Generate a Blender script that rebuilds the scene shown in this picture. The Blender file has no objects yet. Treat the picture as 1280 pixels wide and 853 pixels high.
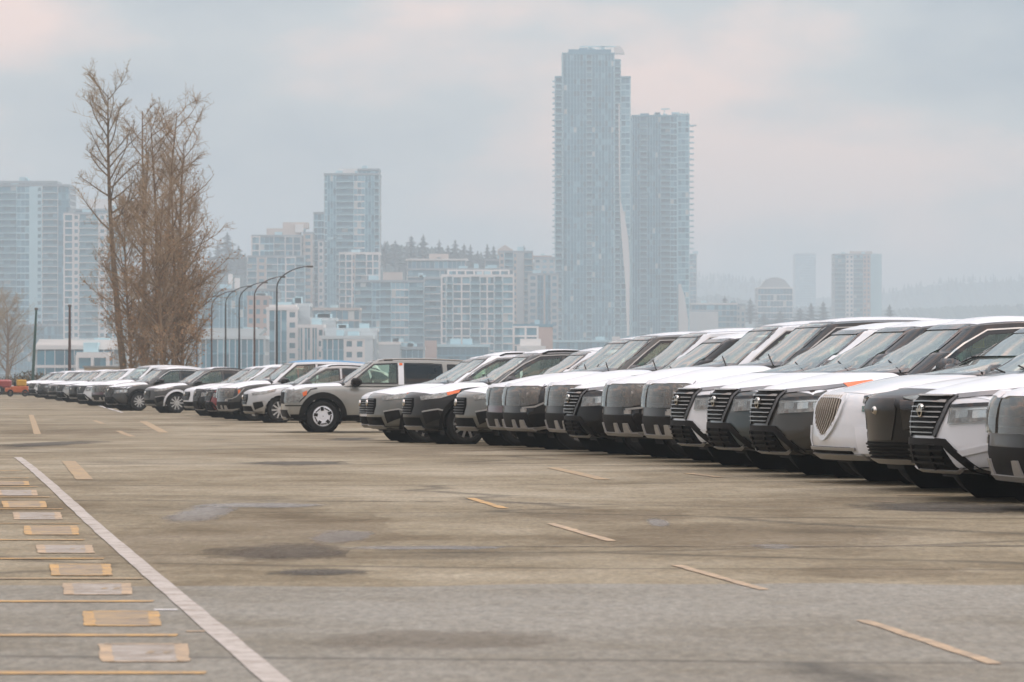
import bpy, bmesh, math, random
import numpy as np
from mathutils import Vector, Matrix
from mathutils.bvhtree import BVHTree

R = math.radians
random.seed(7)
rng = np.random.default_rng(7)
sc = bpy.context.scene
COL = sc.collection

# ------------------------------------------------------------------ camera, sky, sun, exposure
F, HZ, CAMZ = 4570.0, 472.0, 1.27          # focal length and horizon of the 1280 px wide photograph, eye height
cam_d = bpy.data.cameras.new('camera')
cam = bpy.data.objects.new('camera', cam_d); COL.objects.link(cam)
cam.location = (0, 0, CAMZ)
cam.rotation_euler = (R(90) + math.atan((HZ - 426.5) / F), 0, 0)
cam_d.sensor_width = 36.0
cam_d.lens = 36.0 * F / 1280.0
cam_d.clip_start = 0.5; cam_d.clip_end = 20000
cam_d.dof.use_dof = True
cam_d.dof.focus_distance = 42.0
cam_d.dof.aperture_fstop = 8.5
sc.camera = cam

world = bpy.data.worlds.new('World'); sc.world = world; world.use_nodes = True
SUN_EL, SUN_AZ = R(48), R(75)
def build_world():
    nt = world.node_tree; nt.nodes.clear()
    N = nt.nodes.new; L = nt.links.new
    out = N('ShaderNodeOutputWorld'); bg = N('ShaderNodeBackground'); bg.inputs['Strength'].default_value = 0.10
    sky = N('ShaderNodeTexSky'); sky.sky_type = 'NISHITA'; sky.sun_disc = False
    sky.sun_elevation = SUN_EL; sky.sun_rotation = SUN_AZ; sky.air_density = 1.3; sky.dust_density = 2.0
    tc = N('ShaderNodeTexCoord')
    mp = N('ShaderNodeMapping'); mp.inputs['Scale'].default_value = (5.0, 5.0, 12.0); mp.inputs['Location'].default_value = (1.95, 5.5, .9)
    L(tc.outputs['Generated'], mp.inputs['Vector'])
    n1 = N('ShaderNodeTexNoise'); n1.inputs['Scale'].default_value = 1.15; n1.inputs['Detail'].default_value = 7; n1.inputs['Roughness'].default_value = .5
    L(mp.outputs[0], n1.inputs['Vector'])
    r1 = N('ShaderNodeValToRGB')
    e = r1.color_ramp.elements
    e[0].position = .40; e[0].color = (.340, .410, .490, 1)
    e[1].position = .60; e[1].color = (1.13, .795, .69, 1)
    m = r1.color_ramp.elements.new(.51); m.color = (.582, .600, .618, 1)
    L(n1.outputs['Fac'], r1.inputs['Fac'])
    # overcast sky brightens towards the zenith
    sep = N('ShaderNodeSeparateXYZ'); L(tc.outputs['Generated'], sep.inputs[0])
    mr = N('ShaderNodeMapRange'); mr.inputs['From Min'].default_value = 0.0; mr.inputs['From Max'].default_value = 1.0
    mr.inputs['To Min'].default_value = 5.5; mr.inputs['To Max'].default_value = 22.5
    L(sep.outputs['Z'], mr.inputs['Value'])
    mul = N('ShaderNodeVectorMath'); mul.operation = 'SCALE'
    L(r1.outputs['Color'], mul.inputs[0]); L(mr.outputs[0], mul.inputs['Scale'])
    mix = N('ShaderNodeMix'); mix.data_type = 'RGBA'; mix.inputs['Factor'].default_value = 0.88
    L(sky.outputs[0], mix.inputs['A']); L(mul.outputs[0], mix.inputs['B'])
    L(mix.outputs['Result'], bg.inputs['Color']); L(bg.outputs[0], out.inputs['Surface'])
build_world()

sun_d = bpy.data.lights.new('sun', 'SUN'); sun_d.energy = 0.8; sun_d.angle = R(22); sun_d.color = (1.0, .95, .90)
sun = bpy.data.objects.new('sun', sun_d); COL.objects.link(sun)
sun.rotation_euler = (R(90) - SUN_EL, 0, R(180) - SUN_AZ)

sc.view_settings.view_transform = 'Standard'; sc.view_settings.look = 'None'
sc.view_settings.exposure = 0.64; sc.view_settings.gamma = 1.0
sc.view_settings.use_curve_mapping = False
sc.render.engine = 'CYCLES'
sc.cycles.use_denoising = True
sc.cycles.max_bounces = 8; sc.cycles.transparent_max_bounces = 16
sc.cycles.diffuse_bounces = 3; sc.cycles.glossy_bounces = 3; sc.cycles.volume_bounces = 1
sc.cycles.use_adaptive_sampling = True; sc.cycles.adaptive_threshold = 0.015

# ------------------------------------------------------------------ ground relief and layout helpers
def sstep(a, b, x):
    t = min(1.0, max(0.0, (x - a) / (b - a))); return t * t * (3 - 2 * t)
def zg(d):                                   # the lot falls gently away beyond the near cars
    return 0.24 * (1.0 - sstep(42, 84, d)) - .04 * (1.0 - sstep(22, 41, d))
def gpt(x, y):                               # ground point seen at a photo pixel
    d = F * CAMZ / max(2.0, y - HZ)
    for _ in range(25):
        d = F * (CAMZ - zg(d)) / max(2.0, y - HZ)
    return ((x - 640) / F * d, d)
def wx(x, d): return (x - 640) / F * d
def wz(y, d): return CAMZ + (HZ - y) / F * d

# ------------------------------------------------------------------ materials
MATS = {}
def nodes_of(name):
    m = bpy.data.materials.new(name); m.use_nodes = True
    return m, m.node_tree, m.node_tree.nodes['Principled BSDF']
def pbr(name, col, rough=.5, metal=0.0, coat=0.0, var=.0, scale=3.0, bump=0.0, bscale=40.0, col2=None, spec=.5, coords='Object'):
    if name in MATS: return MATS[name]
    m, nt, b = nodes_of(name); N = nt.nodes.new; L = nt.links.new
    b.inputs['Base Color'].default_value = (*col, 1); b.inputs['Roughness'].default_value = rough
    b.inputs['Metallic'].default_value = metal; b.inputs['Coat Weight'].default_value = coat
    b.inputs['Coat Roughness'].default_value = .06; b.inputs['Specular IOR Level'].default_value = spec
    if var > 0 or col2:
        tc = N('ShaderNodeTexCoord'); n = N('ShaderNodeTexNoise'); n.inputs['Scale'].default_value = scale; n.inputs['Detail'].default_value = 6
        L(tc.outputs[coords], n.inputs['Vector'])
        rp = N('ShaderNodeValToRGB'); e = rp.color_ramp.elements
        c2 = col2 or tuple(c * (1 - var) for c in col)
        e[0].position = .35; e[0].color = (*c2, 1); e[1].position = .65; e[1].color = (*col, 1)
        L(n.outputs['Fac'], rp.inputs['Fac']); L(rp.outputs[0], b.inputs['Base Color'])
        mr = N('ShaderNodeMapRange'); mr.inputs['To Min'].default_value = max(0.02, rough - .06); mr.inputs['To Max'].default_value = min(1, rough + .08)
        L(n.outputs['Fac'], mr.inputs['Value']); L(mr.outputs[0], b.inputs['Roughness'])
    if bump > 0:
        tc2 = N('ShaderNodeTexCoord'); n2 = N('ShaderNodeTexNoise'); n2.inputs['Scale'].default_value = bscale; n2.inputs['Detail'].default_value = 5
        bp = N('ShaderNodeBump'); bp.inputs['Strength'].default_value = bump; bp.inputs['Distance'].default_value = .02
        L(tc2.outputs[coords], n2.inputs['Vector']); L(n2.outputs['Fac'], bp.inputs['Height']); L(bp.outputs[0], b.inputs['Normal'])
    MATS[name] = m; return m
def glass_mat(name, tint, opac=.12, rough=.03, film=(.6, .7, .7)):
    m = bpy.data.materials.new(name); m.use_nodes = True; nt = m.node_tree; nt.nodes.clear()
    N = nt.nodes.new; L = nt.links.new
    out = N('ShaderNodeOutputMaterial'); tr = N('ShaderNodeBsdfTransparent'); tr.inputs[0].default_value = (*tint, 1)
    gl = N('ShaderNodeBsdfGlossy'); gl.inputs['Roughness'].default_value = rough; gl.inputs['Color'].default_value = (.96, 1, .99, 1)
    df = N('ShaderNodeBsdfDiffuse'); df.inputs['Color'].default_value = (*film, 1)  # on windscreen and side glass this colour paints in reflected and see-through light
    fr = N('ShaderNodeFresnel'); fr.inputs['IOR'].default_value = 1.52
    m1 = N('ShaderNodeMixShader'); m1.inputs[0].default_value = opac; L(tr.outputs[0], m1.inputs[1]); L(df.outputs[0], m1.inputs[2])
    m2 = N('ShaderNodeMixShader'); L(fr.outputs[0], m2.inputs[0]); L(m1.outputs[0], m2.inputs[1]); L(gl.outputs[0], m2.inputs[2])
    L(m2.outputs[0], out.inputs['Surface']); MATS[name] = m; return m

# ------------------------------------------------------------------ mesh helpers
class MB:
    def __init__(s): s.v = []; s.f = []; s.m = []
    def quad(s, a, b, c, d, mi=0):
        i = len(s.v); s.v += [a, b, c, d]; s.f.append((i, i+1, i+2, i+3)); s.m.append(mi)
    def poly(s, pts, mi=0):
        i = len(s.v); s.v += list(pts); s.f.append(tuple(range(i, i+len(pts)))); s.m.append(mi)
    def box(s, x0, x1, y0, y1, z0, z1, mi=0, M=None):
        i = len(s.v)
        p = [(x0,y0,z0),(x1,y0,z0),(x1,y1,z0),(x0,y1,z0),(x0,y0,z1),(x1,y0,z1),(x1,y1,z1),(x0,y1,z1)]
        if M is not None: p = [tuple(M @ Vector(q)) for q in p]
        s.v += p
        for f in ((0,3,2,1),(4,5,6,7),(0,1,5,4),(1,2,6,5),(2,3,7,6),(3,0,4,7)):
            s.f.append(tuple(i+k for k in f)); s.m.append(mi)
    def rbox(s, x0, x1, y0, y1, z0, z1, b=.02, mi=0, M=None):      # box with chamfered edges (octagonal sections)
        i = len(s.v); rings = []
        for (z, ins) in ((z0, b), (z0+b, 0), (z1-b, 0), (z1, b)):
            X0, X1, Y0, Y1 = x0+ins, x1-ins, y0+ins, y1-ins
            ring = [(X0+b,Y0,z),(X1-b,Y0,z),(X1,Y0+b,z),(X1,Y1-b,z),(X1-b,Y1,z),(X0+b,Y1,z),(X0,Y1-b,z),(X0,Y0+b,z)]
            if M is not None: ring = [tuple(M @ Vector(q)) for q in ring]
            rings.append(ring)
        for r in rings: s.v += r
        for k in range(3):
            for j in range(8):
                a = i+k*8+j; b2 = i+k*8+(j+1) % 8
                s.f.append((a, b2, b2+8, a+8)); s.m.append(mi)
        s.f.append(tuple(i+7-j for j in range(8))); s.m.append(mi)
        s.f.append(tuple(i+24+j for j in range(8))); s.m.append(mi)
    def tube(s, pts, rads, n=6, mi=0, cap=True):
        pts = [Vector(p) for p in pts]
        if not hasattr(rads, '__len__'): rads = [rads]*len(pts)
        i0 = len(s.v); up = Vector((0.13, 0.31, .94))
        for k, p in enumerate(pts):
            t = (pts[min(k+1, len(pts)-1)] - pts[max(k-1, 0)]).normalized()
            a = t.cross(up)
            if a.length < .05: a = t.cross(Vector((1, 0, 0)))
            a.normalize(); b = t.cross(a)
            for j in range(n):
                an = 2*math.pi*j/n
                s.v.append(tuple(p + (a*math.cos(an)+b*math.sin(an))*rads[k]))
        for k in range(len(pts)-1):
            for j in range(n):
                a = i0+k*n+j; b = i0+k*n+(j+1) % n
                s.f.append((a, b, b+n, a+n)); s.m.append(mi)
        if cap:
            s.f.append(tuple(i0+j for j in range(n))[::-1]); s.m.append(mi)
            s.f.append(tuple(i0+(len(pts)-1)*n+j for j in range(n))); s.m.append(mi)
    def lathe(s, prof, n=32, axis='y', mi=0, c=(0, 0, 0), a0=0, a1=2*math.pi):
        i0 = len(s.v); full = abs(a1-a0-2*math.pi) < 1e-6; nn = n if full else n+1
        for (r, h) in prof:
            for j in range(nn):
                an = a0+(a1-a0)*j/n
                ca, sa = r*math.cos(an), r*math.sin(an)
                p = (ca, h, sa) if axis == 'y' else ((ca, sa, h) if axis == 'z' else (h, ca, sa))
                s.v.append((p[0]+c[0], p[1]+c[1], p[2]+c[2]))
        for k in range(len(prof)-1):
            for j in range(n):
                a = i0+k*nn+j; b = i0+k*nn+(j+1) % nn
                s.f.append((a, b, b+nn, a+nn)); s.m.append(mi)
    def mesh(s, name, mats, smooth=False, ang=35, fixn=True):
        me = bpy.data.meshes.new(name); me.from_pydata(s.v, [], s.f)
        for m in (mats if isinstance(mats, (list, tuple)) else [mats]): me.materials.append(m)
        if any(s.m): me.polygons.foreach_set('material_index', s.m)
        if fixn:
            bm = bmesh.new(); bm.from_mesh(me); bmesh.ops.recalc_face_normals(bm, faces=bm.faces); bm.to_mesh(me); bm.free()
        if smooth:
            me.polygons.foreach_set('use_smooth', [True]*len(me.polygons)); me.set_sharp_from_angle(angle=R(ang))
        me.update(); return me
    def build(s, name, mats, parent=None, smooth=False, loc=None, fixn=True, **kw):
        o = bpy.data.objects.new(name, s.mesh(name, mats, smooth, fixn=fixn)); COL.objects.link(o)
        if parent: o.parent = parent
        if loc: o.location = loc
        tag(o, **kw); return o
def tag(o, label=None, cat=None, group=None, kind=None):
    if label: o['label'] = label
    if cat: o['category'] = cat
    if group: o['group'] = group
    if kind: o['kind'] = kind
    return o
def empty(name, loc=(0, 0, 0), rz=0, **kw):
    o = bpy.data.objects.new(name, None); COL.objects.link(o); o.location = loc; o.rotation_euler = (0, 0, rz)
    return tag(o, **kw)

# ------------------------------------------------------------------ ground
def asphalt(name, c1, c2, c3, crack=True, soft=0):
    m, nt, b = nodes_of(name); N = nt.nodes.new; L = nt.links.new
    tc = N('ShaderNodeTexCoord')
    def noise(sx, sy, det, rough=.6):
        mp = N('ShaderNodeMapping'); mp.inputs['Scale'].default_value = (sx, sy, 1)
        n = N('ShaderNodeTexNoise'); n.inputs['Scale'].default_value = 1; n.inputs['Detail'].default_value = det; n.inputs['Roughness'].default_value = rough
        L(tc.outputs['Object'], mp.inputs[0]); L(mp.outputs[0], n.inputs['Vector']); return n.outputs['Fac']
    big = noise(.20, .15, 6); mid = noise(.95, .8, 8, .76); fine = noise(38, 38, 4, .75)
    r = N('ShaderNodeValToRGB'); e = r.color_ramp.elements
    e[0].position = .30; e[0].color = (*c1, 1); e[1].position = .72; e[1].color = (*c3, 1)
    k = r.color_ramp.elements.new(.5); k.color = (*c2, 1)
    ad = N('ShaderNodeMath'); ad.operation = 'ADD'; ad.use_clamp = True
    sm = N('ShaderNodeMath'); sm.operation = 'MULTIPLY_ADD'; sm.inputs[1].default_value = .9; sm.inputs[2].default_value = -.45
    L(mid, sm.inputs[0]); L(big, ad.inputs[0]); L(sm.outputs[0], ad.inputs[1]); L(ad.outputs[0], r.inputs['Fac'])
    # aggregate speckle
    sp = N('ShaderNodeMapRange'); sp.inputs['From Min'].default_value = .3; sp.inputs['From Max'].default_value = .7
    sp.inputs['To Min'].default_value = .72; sp.inputs['To Max'].default_value = 1.25; L(fine, sp.inputs['Value'])
    med = noise(22, 6, 6, .85)
    s5 = N('ShaderNodeMapRange'); s5.inputs['From Min'].default_value = .3; s5.inputs['From Max'].default_value = .7
    s5.inputs['To Min'].default_value = .62; s5.inputs['To Max'].default_value = 1.36; L(med, s5.inputs['Value'])
    s6 = N('ShaderNodeMath'); s6.operation = 'MULTIPLY'; L(sp.outputs[0], s6.inputs[0]); L(s5.outputs[0], s6.inputs[1])
    mu = N('ShaderNodeVectorMath'); mu.operation = 'SCALE'; L(r.outputs[0], mu.inputs[0]); L(s6.outputs[0], mu.inputs['Scale'])
    last = mu.outputs[0]
    if crack:
        # oily stains and hairline cracks
        st = noise(.34, .22, 3, .5)
        sr = N('ShaderNodeMapRange'); sr.inputs['From Min'].default_value = .60; sr.inputs['From Max'].default_value = .72
        sr.inputs['To Min'].default_value = 1.0; sr.inputs['To Max'].default_value = .66; L(st, sr.inputs['Value'])
        m2 = N('ShaderNodeVectorMath'); m2.operation = 'SCALE'; L(last, m2.inputs[0]); L(sr.outputs[0], m2.inputs['Scale']); last = m2.outputs[0]
        mp = N('ShaderNodeMapping'); mp.inputs['Scale'].default_value = (.055, .15, 1); L(tc.outputs['Object'], mp.inputs[0])
        ns = N('ShaderNodeTexNoise'); ns.inputs['Scale'].default_value = 3; ns.inputs['Detail'].default_value = 4; L(mp.outputs[0], ns.inputs['Vector'])
        av = N('ShaderNodeMix'); av.data_type = 'RGBA'; av.inputs['Factor'].default_value = .12
        L(mp.outputs[0], av.inputs['A']); L(ns.outputs['Color'], av.inputs['B'])
        vo = N('ShaderNodeTexVoronoi'); vo.feature = 'DISTANCE_TO_EDGE'; vo.inputs['Scale'].default_value = 1.6; L(av.outputs['Result'], vo.inputs['Vector'])
        cr = N('ShaderNodeMapRange'); cr.inputs['From Min'].default_value = .0; cr.inputs['From Max'].default_value = .014
        cr.inputs['To Min'].default_value = .45; cr.inputs['To Max'].default_value = 1.0; L(vo.outputs['Distance'], cr.inputs['Value'])
        m3 = N('ShaderNodeVectorMath'); m3.operation = 'SCALE'; L(last, m3.inputs[0]); L(cr.outputs[0], m3.inputs['Scale']); last = m3.outputs[0]
    L(last, b.inputs['Base Color']); b.inputs['Roughness'].default_value = .82; b.inputs['Specular IOR Level'].default_value = .35
    bp = N('ShaderNodeBump'); bp.inputs['Strength'].default_value = .35; bp.inputs['Distance'].default_value = .01
    L(fine, bp.inputs['Height']); L(bp.outputs[0], b.inputs['Normal'])
    if soft:                                  # worn feathered edge: bare ground shows through towards the rim
        sb = N('ShaderNodeVectorMath'); sb.operation = 'SUBTRACT'; sb.inputs[1].default_value = (.5, .5, 0)
        ml = N('ShaderNodeVectorMath'); ml.operation = 'MULTIPLY'; ml.inputs[1].default_value = (2, 2, 0)
        ln = N('ShaderNodeVectorMath'); ln.operation = 'LENGTH'
        L(tc.outputs['Generated'], sb.inputs[0]); L(sb.outputs[0], ml.inputs[0]); L(ml.outputs[0], ln.inputs[0])
        nz = noise(2.2, .7, 6, .7)
        s1 = N('ShaderNodeMath'); s1.operation = 'SUBTRACT'; L(ln.outputs['Value'], s1.inputs[1]); s1.inputs[0].default_value = 1.0
        s2 = N('ShaderNodeMath'); s2.operation = 'MULTIPLY_ADD'; s2.inputs[1].default_value = 1.5; s2.inputs[2].default_value = -.75; L(nz, s2.inputs[0])
        s3 = N('ShaderNodeMath'); s3.operation = 'ADD'; L(s1.outputs[0], s3.inputs[0]); L(s2.outputs[0], s3.inputs[1])
        s4 = N('ShaderNodeMapRange'); s4.interpolation_type = 'SMOOTHSTEP'; s4.inputs['From Min'].default_value = .05; s4.inputs['From Max'].default_value = .55; s4.inputs['To Max'].default_value = soft; L(s3.outputs[0], s4.inputs['Value'])
        tr = N('ShaderNodeBsdfTransparent'); mx = N('ShaderNodeMixShader'); o = nt.nodes['Material Output']
        L(s4.outputs[0], mx.inputs[0]); L(tr.outputs[0], mx.inputs[1]); L(b.outputs[0], mx.inputs[2]); L(mx.outputs[0], o.inputs['Surface'])
    MATS[name] = m; return m
asphalt('old_asphalt', (.108, .080, .040), (.200, .166, .105), (.290, .253, .182))
asphalt('grey_asphalt', (.153, .138, .104), (.203, .192, .160), (.238, .230, .200), crack=True)
asphalt('tar', (.050, .045, .037), (.085, .076, .062), (.12, .108, .088), crack=False, soft=.7)
asphalt('brown_stain', (.090, .058, .028), (.125, .085, .046), (.16, .115, .07), crack=False, soft=.22)
asphalt('pale_asphalt', (.23, .225, .215), (.30, .295, .28), (.35, .345, .33), crack=False, soft=.6)
pbr('scrub_ground', (.10, .095, .06), .95, var=.4, scale=.02)

ys = [-60, -20, 0, 10, 18, 22, 24, 26, 28, 30, 32, 34, 36, 38, 40, 42, 45, 48, 51, 54, 57, 60, 63, 66, 69, 72, 75, 78, 81, 84, 100, 150, 200, 262]
mb = MB()
for a, b in zip(ys[:-1], ys[1:]):
    mb.quad((-90, a, zg(a)), (90, a, zg(a)), (90, b, zg(b)), (-90, b, zg(b)))
mb.build('ground', MATS['old_asphalt'], smooth=True, kind='structure', fixn=False)
mb = MB()
mb.quad((-6000, 262, -.004), (6000, 262, -.004), (6000, 11000, -.004), (-6000, 11000, -.004))
mb.quad((-6000, -400, -.02), (-90, -400, -.02), (-90, 262, -.02), (-6000, 262, -.02))
mb.quad((90, -400, -.02), (6000, -400, -.02), (6000, 262, -.02), (90, 262, -.02))
mb.quad((-90, -400, -.02), (90, -400, -.02), (90, -60, -.02), (-90, -60, -.02))
mb.build('terrain', MATS['scrub_ground'], kind='structure', fixn=False)

# newer, greyer asphalt nearest the camera, its edge slightly wavy
mb = MB(); edge = []
for i in range(61):
    x = -9 + 18*i/60
    edge.append((x, 18.85 + .012*x*4 + .10*math.sin(x*1.7) + .06*math.sin(x*4.1+1) + .03*random.uniform(-1, 1)))
for (x0, y0), (x1, y1) in zip(edge[:-1], edge[1:]):
    mb.quad((x0, -8, (zg(0)+.0012)), (x1, -8, (zg(0)+.0012)), (x1, y1, (zg(0)+.0012)), (x0, y0, (zg(0)+.0012)))
mb.build('asphalt_paving', MATS['grey_asphalt'], kind='structure', fixn=False)

def blob(name, cx, cy, rx, ry, mat, up, seed, n=36, rag=.25):
    r_ = random.Random(seed); gx, gd = gpt(cx, cy)
    hx = rx/F*gd; hy = gpt(cx, cy-ry)[1]-gpt(cx, cy+ry)[1]; hy /= 2
    ph = [r_.uniform(0, 6.28) for _ in range(5)]
    pts = []
    for i in range(n):
        a = 2*math.pi*i/n
        k = 1+rag*(.5*math.sin(2*a+ph[0])+.35*math.sin(5*a+ph[1])+.3*math.sin(9*a+ph[2]))+r_.uniform(-.06, .06)
        c, s_ = math.cos(a), math.sin(a)
        c = math.copysign(abs(c)**.7, c); s_ = math.copysign(abs(s_)**.7, s_)
        x, y = gx+hx*k*c, gd+hy*k*s_
        pts.append((x, y, zg(y)+up))
    m_ = MB(); m_.poly(pts); return m_.build(name, MATS[mat], kind='structure', fixn=False)
for i, (cx, cy, rx, ry, mt) in enumerate(((348, 690, 110, 11, 'tar'), (395, 715.5, 66, 6, 'tar'), (62, 555, 56, 4, 'tar'), (370, 579, 66, 3.6, 'tar'), (438, 549, 30, 2.4, 'tar'),
        (426, 671, 46, 8, 'pale_asphalt'), (250, 642, 46, 12, 'pale_asphalt'), (822, 653, 14, 7, 'pale_asphalt'), (968, 683, 30, 5, 'pale_asphalt'), (1190, 634, 150, 7, 'tar'),
        (300, 668, 230, 40, 'brown_stain'), (900, 672, 260, 22, 'brown_stain'), (1080, 715, 150, 9, 'brown_stain'), (760, 645, 110, 10, 'brown_stain'), (560, 800, 170, 14, 'brown_stain'),
        (520, 685, 120, 3, 'pale_asphalt'), (330, 632, 80, 4, 'pale_asphalt'), (100, 540, 120, 5, 'brown_stain'), (700, 566, 240, 6, 'brown_stain'))):
    blob('asphalt_patch', cx, cy, rx, ry, mt, (.0008 if cy < 724 else .002)+.00012*i, i, rag=.3)
# tarred seams across the lot
for (x0, y0, x1, y1, w, mt) in ((-40, 625.5, 520, 627, .05, 'tar_seam'), (520, 627, 1320, 640, .04, 'tar_seam'), (470, 684, 1320, 683, .05, 'tar_seam'), (-40, 566, 300, 564, .12, 'tar_seam'), (200, 553, 700, 560, .08, 'tar_seam')):
    SEAMS = globals().setdefault('SEAMS', []); SEAMS.append((x0, y0, x1, y1, w))

# ------------------------------------------------------------------ painted markings
def paint_mat(name, col, wear=.5):
    m, nt, b = nodes_of(name); N = nt.nodes.new; L = nt.links.new
    tc = N('ShaderNodeTexCoord'); n = N('ShaderNodeTexNoise'); n.inputs['Scale'].default_value = 6; n.inputs['Detail'].default_value = 9; n.inputs['Roughness'].default_value = .82
    L(tc.outputs['Object'], n.inputs['Vector'])
    r = N('ShaderNodeValToRGB'); e = r.color_ramp.elements; e[0].position = wear-.12; e[0].color = (0, 0, 0, 1); e[1].position = wear+.10; e[1].color = (1, 1, 1, 1)
    L(n.outputs['Fac'], r.inputs[0])
    mx = N('ShaderNodeMix'); mx.data_type = 'RGBA'; mx.inputs['A'].default_value = (.19, .155, .115, 1); mx.inputs['B'].default_value = (*col, 1)
    L(r.outputs[0], mx.inputs['Factor']); L(mx.outputs['Result'], b.inputs['Base Color']); b.inputs['Roughness'].default_value = .7
    MATS[name] = m
paint_mat('yellow_paint', (.48, .285, .09), .47)
paint_mat('worn_yellow_paint', (.38, .26, .12), .50)
paint_mat('peach_paint', (.43, .31, .19), .48)
paint_mat('plate_white', (.35, .32, .285), .52)
paint_mat('plate_yellow', (.36, .25, .12), .54)
paint_mat('white_paint', (.41, .375, .34), .46)
paint_mat('clean_white_paint', (.52, .51, .50), .38)
pbr('tar_seam', (.07, .06, .048), .8, col2=(.17, .14, .105), scale=2.5)
def line(name, p0, p1, width, mat, up=.008, n=14, world_pts=False, jag=.006):
    a = Vector(p0) if world_pts else Vector(gpt(*p0)); b = Vector(p1) if world_pts else Vector(gpt(*p1))
    d = (b-a).normalized(); nrm = Vector((-d.y, d.x))
    n = max(n, int((b-a).length/.6)); m_ = MB(); prev = None
    for i in range(n+1):
        c = a.lerp(b, i/n); w = width/2
        l = c+nrm*(w+random.uniform(-jag, jag)); r_ = c-nrm*(w+random.uniform(-jag, jag))
        cur = ((l.x, l.y, zg(l.y)+up), (r_.x, r_.y, zg(r_.y)+up))
        if prev: m_.quad(prev[1], cur[1], cur[0], prev[0])
        prev = cur
    return m_.build(name, MATS[mat], kind='structure', fixn=False)
for x0, y0, x1, y1, w in SEAMS: line('tar_seam', (x0, y0), (x1, y1), w, 'tar_seam', .0032, n=60, jag=.02)
line('lane_line', (372, 876), (22, 572), .10, 'white_paint', .0052, n=60, jag=.004)
line('lane_line', (100, 500.5), (153, 516), .11, 'clean_white_paint')
for p0, p1, w, m_ in (((1245, 831), (1078, 776), .06, 'peach_paint'), ((955, 738), (845, 707), .065, 'peach_paint'),
                      ((765, 677), (688, 655), .075, 'peach_paint'), ((630, 636), (587, 623), .08, 'yellow_paint'),
                      ((106, 600), (86, 577), .17, 'worn_yellow_paint'), ((47, 543), (39, 519), .16, 'worn_yellow_paint'),
                      ((755, 600), (690, 585), .14, 'worn_yellow_paint'), ((205, 541), (179, 527), .22, 'worn_yellow_paint'),
                      ((129, 530), (118, 526), .14, 'worn_yellow_paint'), ((166, 546), (148, 539), .14, 'worn_yellow_paint'),
                      ((222, 763), (193, 763), .09, 'clean_white_paint'), ((257, 790), (233, 790), .08, 'peach_paint'),
                      ((1115, 628), (1090, 627), .10, 'peach_paint'),
                      ((900, 597), (860, 592), .12, 'worn_yellow_paint'), ((1075, 604), (1010, 603), .12, 'worn_yellow_paint'),
                      ((1180, 620), (1120, 619), .12, 'worn_yellow_paint')):
    line('lane_dash', p0, p1, w, m_, .0046, jag=.006)
for i, (y, x1) in enumerate(((842, 258), (795, 222), (752.5, 192), (724, 180), (699, 130), (675.5, 106), (655, 100), (637, 78), (622, 62), (609, 48), (598, 36), (589, 28))):
    a = gpt(x1, y); b = (-6.6 if y > 650 else a[0]-3.2, a[1]+random.uniform(-.03, .03))
    line('stall_line', a, b, .125, 'yellow_paint' if i not in (3, 6) else 'worn_yellow_paint', .0048, world_pts=True, jag=.006)
boxes = ((135, 230, 806, 828), (113, 195, 765, 783), (87, 160, 730, 744), (70, 135, 706, 720), (53, 113, 682, 692), (36, 95, 658, 669), (22, 74, 641, 650), (8, 55, 627, 635), (0, 44, 613, 620), (-8, 34, 602, 607))
for i, (x0, x1, y0, y1) in enumerate(boxes):           # painted stall number plates, too worn to read
    up = .0040
    A = gpt(x0, y1); B = gpt(x1, y1); C = gpt(x1-(x1-x0)*.04, y0); D = gpt(x0-(x1-x0)*.04, y0)
    m_ = MB(); m_.poly([(p[0], p[1], zg(p[1])+up) for p in (A, B, C, D)])
    white = i % 2 == 0
    plate = m_.build('stall_number_plate', MATS['plate_white' if white else 'plate_yellow'], kind='structure', fixn=False)
    for (p, q) in ((A, B), (B, C), (C, D), (D, A)):
        s_ = line('plate_border', p, q, .05, 'peach_paint' if white else 'yellow_paint', up+.0006, world_pts=True, n=9, jag=.005)
        s_.parent = plate
    for t in (.36, .58):
        s_ = line('worn_digit', (A[0]+(B[0]-A[0])*t, A[1]+.5*(D[1]-A[1])), (A[0]+(B[0]-A[0])*(t+.10), A[1]+.5*(D[1]-A[1])), .12, 'plate_yellow', up+.0012, world_pts=True, n=6, jag=.03)
        s_.parent = plate

# ------------------------------------------------------------------ car builder
glass_mat('windscreen_glass', (.74, .84, .80), .26, .03, (.60, .66, .64))  # pale diffuse colour paints sky reflections and the bright cabin into the pane
glass_mat('side_glass', (.76, .90, .80), .12, .03, (.42, .56, .47))  # green diffuse colour paints in the light seen through the windows
glass_mat('privacy_glass', (.06, .065, .065), .02, .03, (.1, .1, .1))
glass_mat('lamp_film', (.80, .77, .72), .15, .05, (.55, .49, .42))  # clear film over the lamps, its diffuse share raised to paint in highlights
glass_mat('lamp_glass', (.90, .93, .92), .20, .04, (.55, .57, .56))
pbr('tyre_rubber', (.016, .016, .015), .85, bump=.3, bscale=60, spec=.25)
pbr('alloy', (.62, .62, .61), .32, .9)
pbr('dark_alloy', (.10, .10, .10), .35, .8)
pbr('film_alloy', (.74, .76, .79), .45, .2)
pbr('chrome', (.62, .60, .56), .16, 1.0)
pbr('dark_chrome', (.30, .29, .27), .22, .9)
pbr('satin_silver', (.36, .35, .33), .40, .5)
pbr('black_plastic', (.013, .012, .011), .6, var=.3, scale=6, spec=.12)
pbr('gloss_black', (.008, .008, .008), .16, coat=.25)
pbr('grille_black', (.004, .004, .004), .6, spec=.08)
pbr('underbody', (.012, .011, .010), .9)
pbr('cabin_trim', (.07, .068, .062), .8, var=.3, scale=4)
pbr('seat_cloth', (.13, .12, .105), .85, var=.2, scale=8)
pbr('lamp_inner', (.42, .40, .37), .3, .5, col2=(.14, .11, .09), scale=14)
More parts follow.
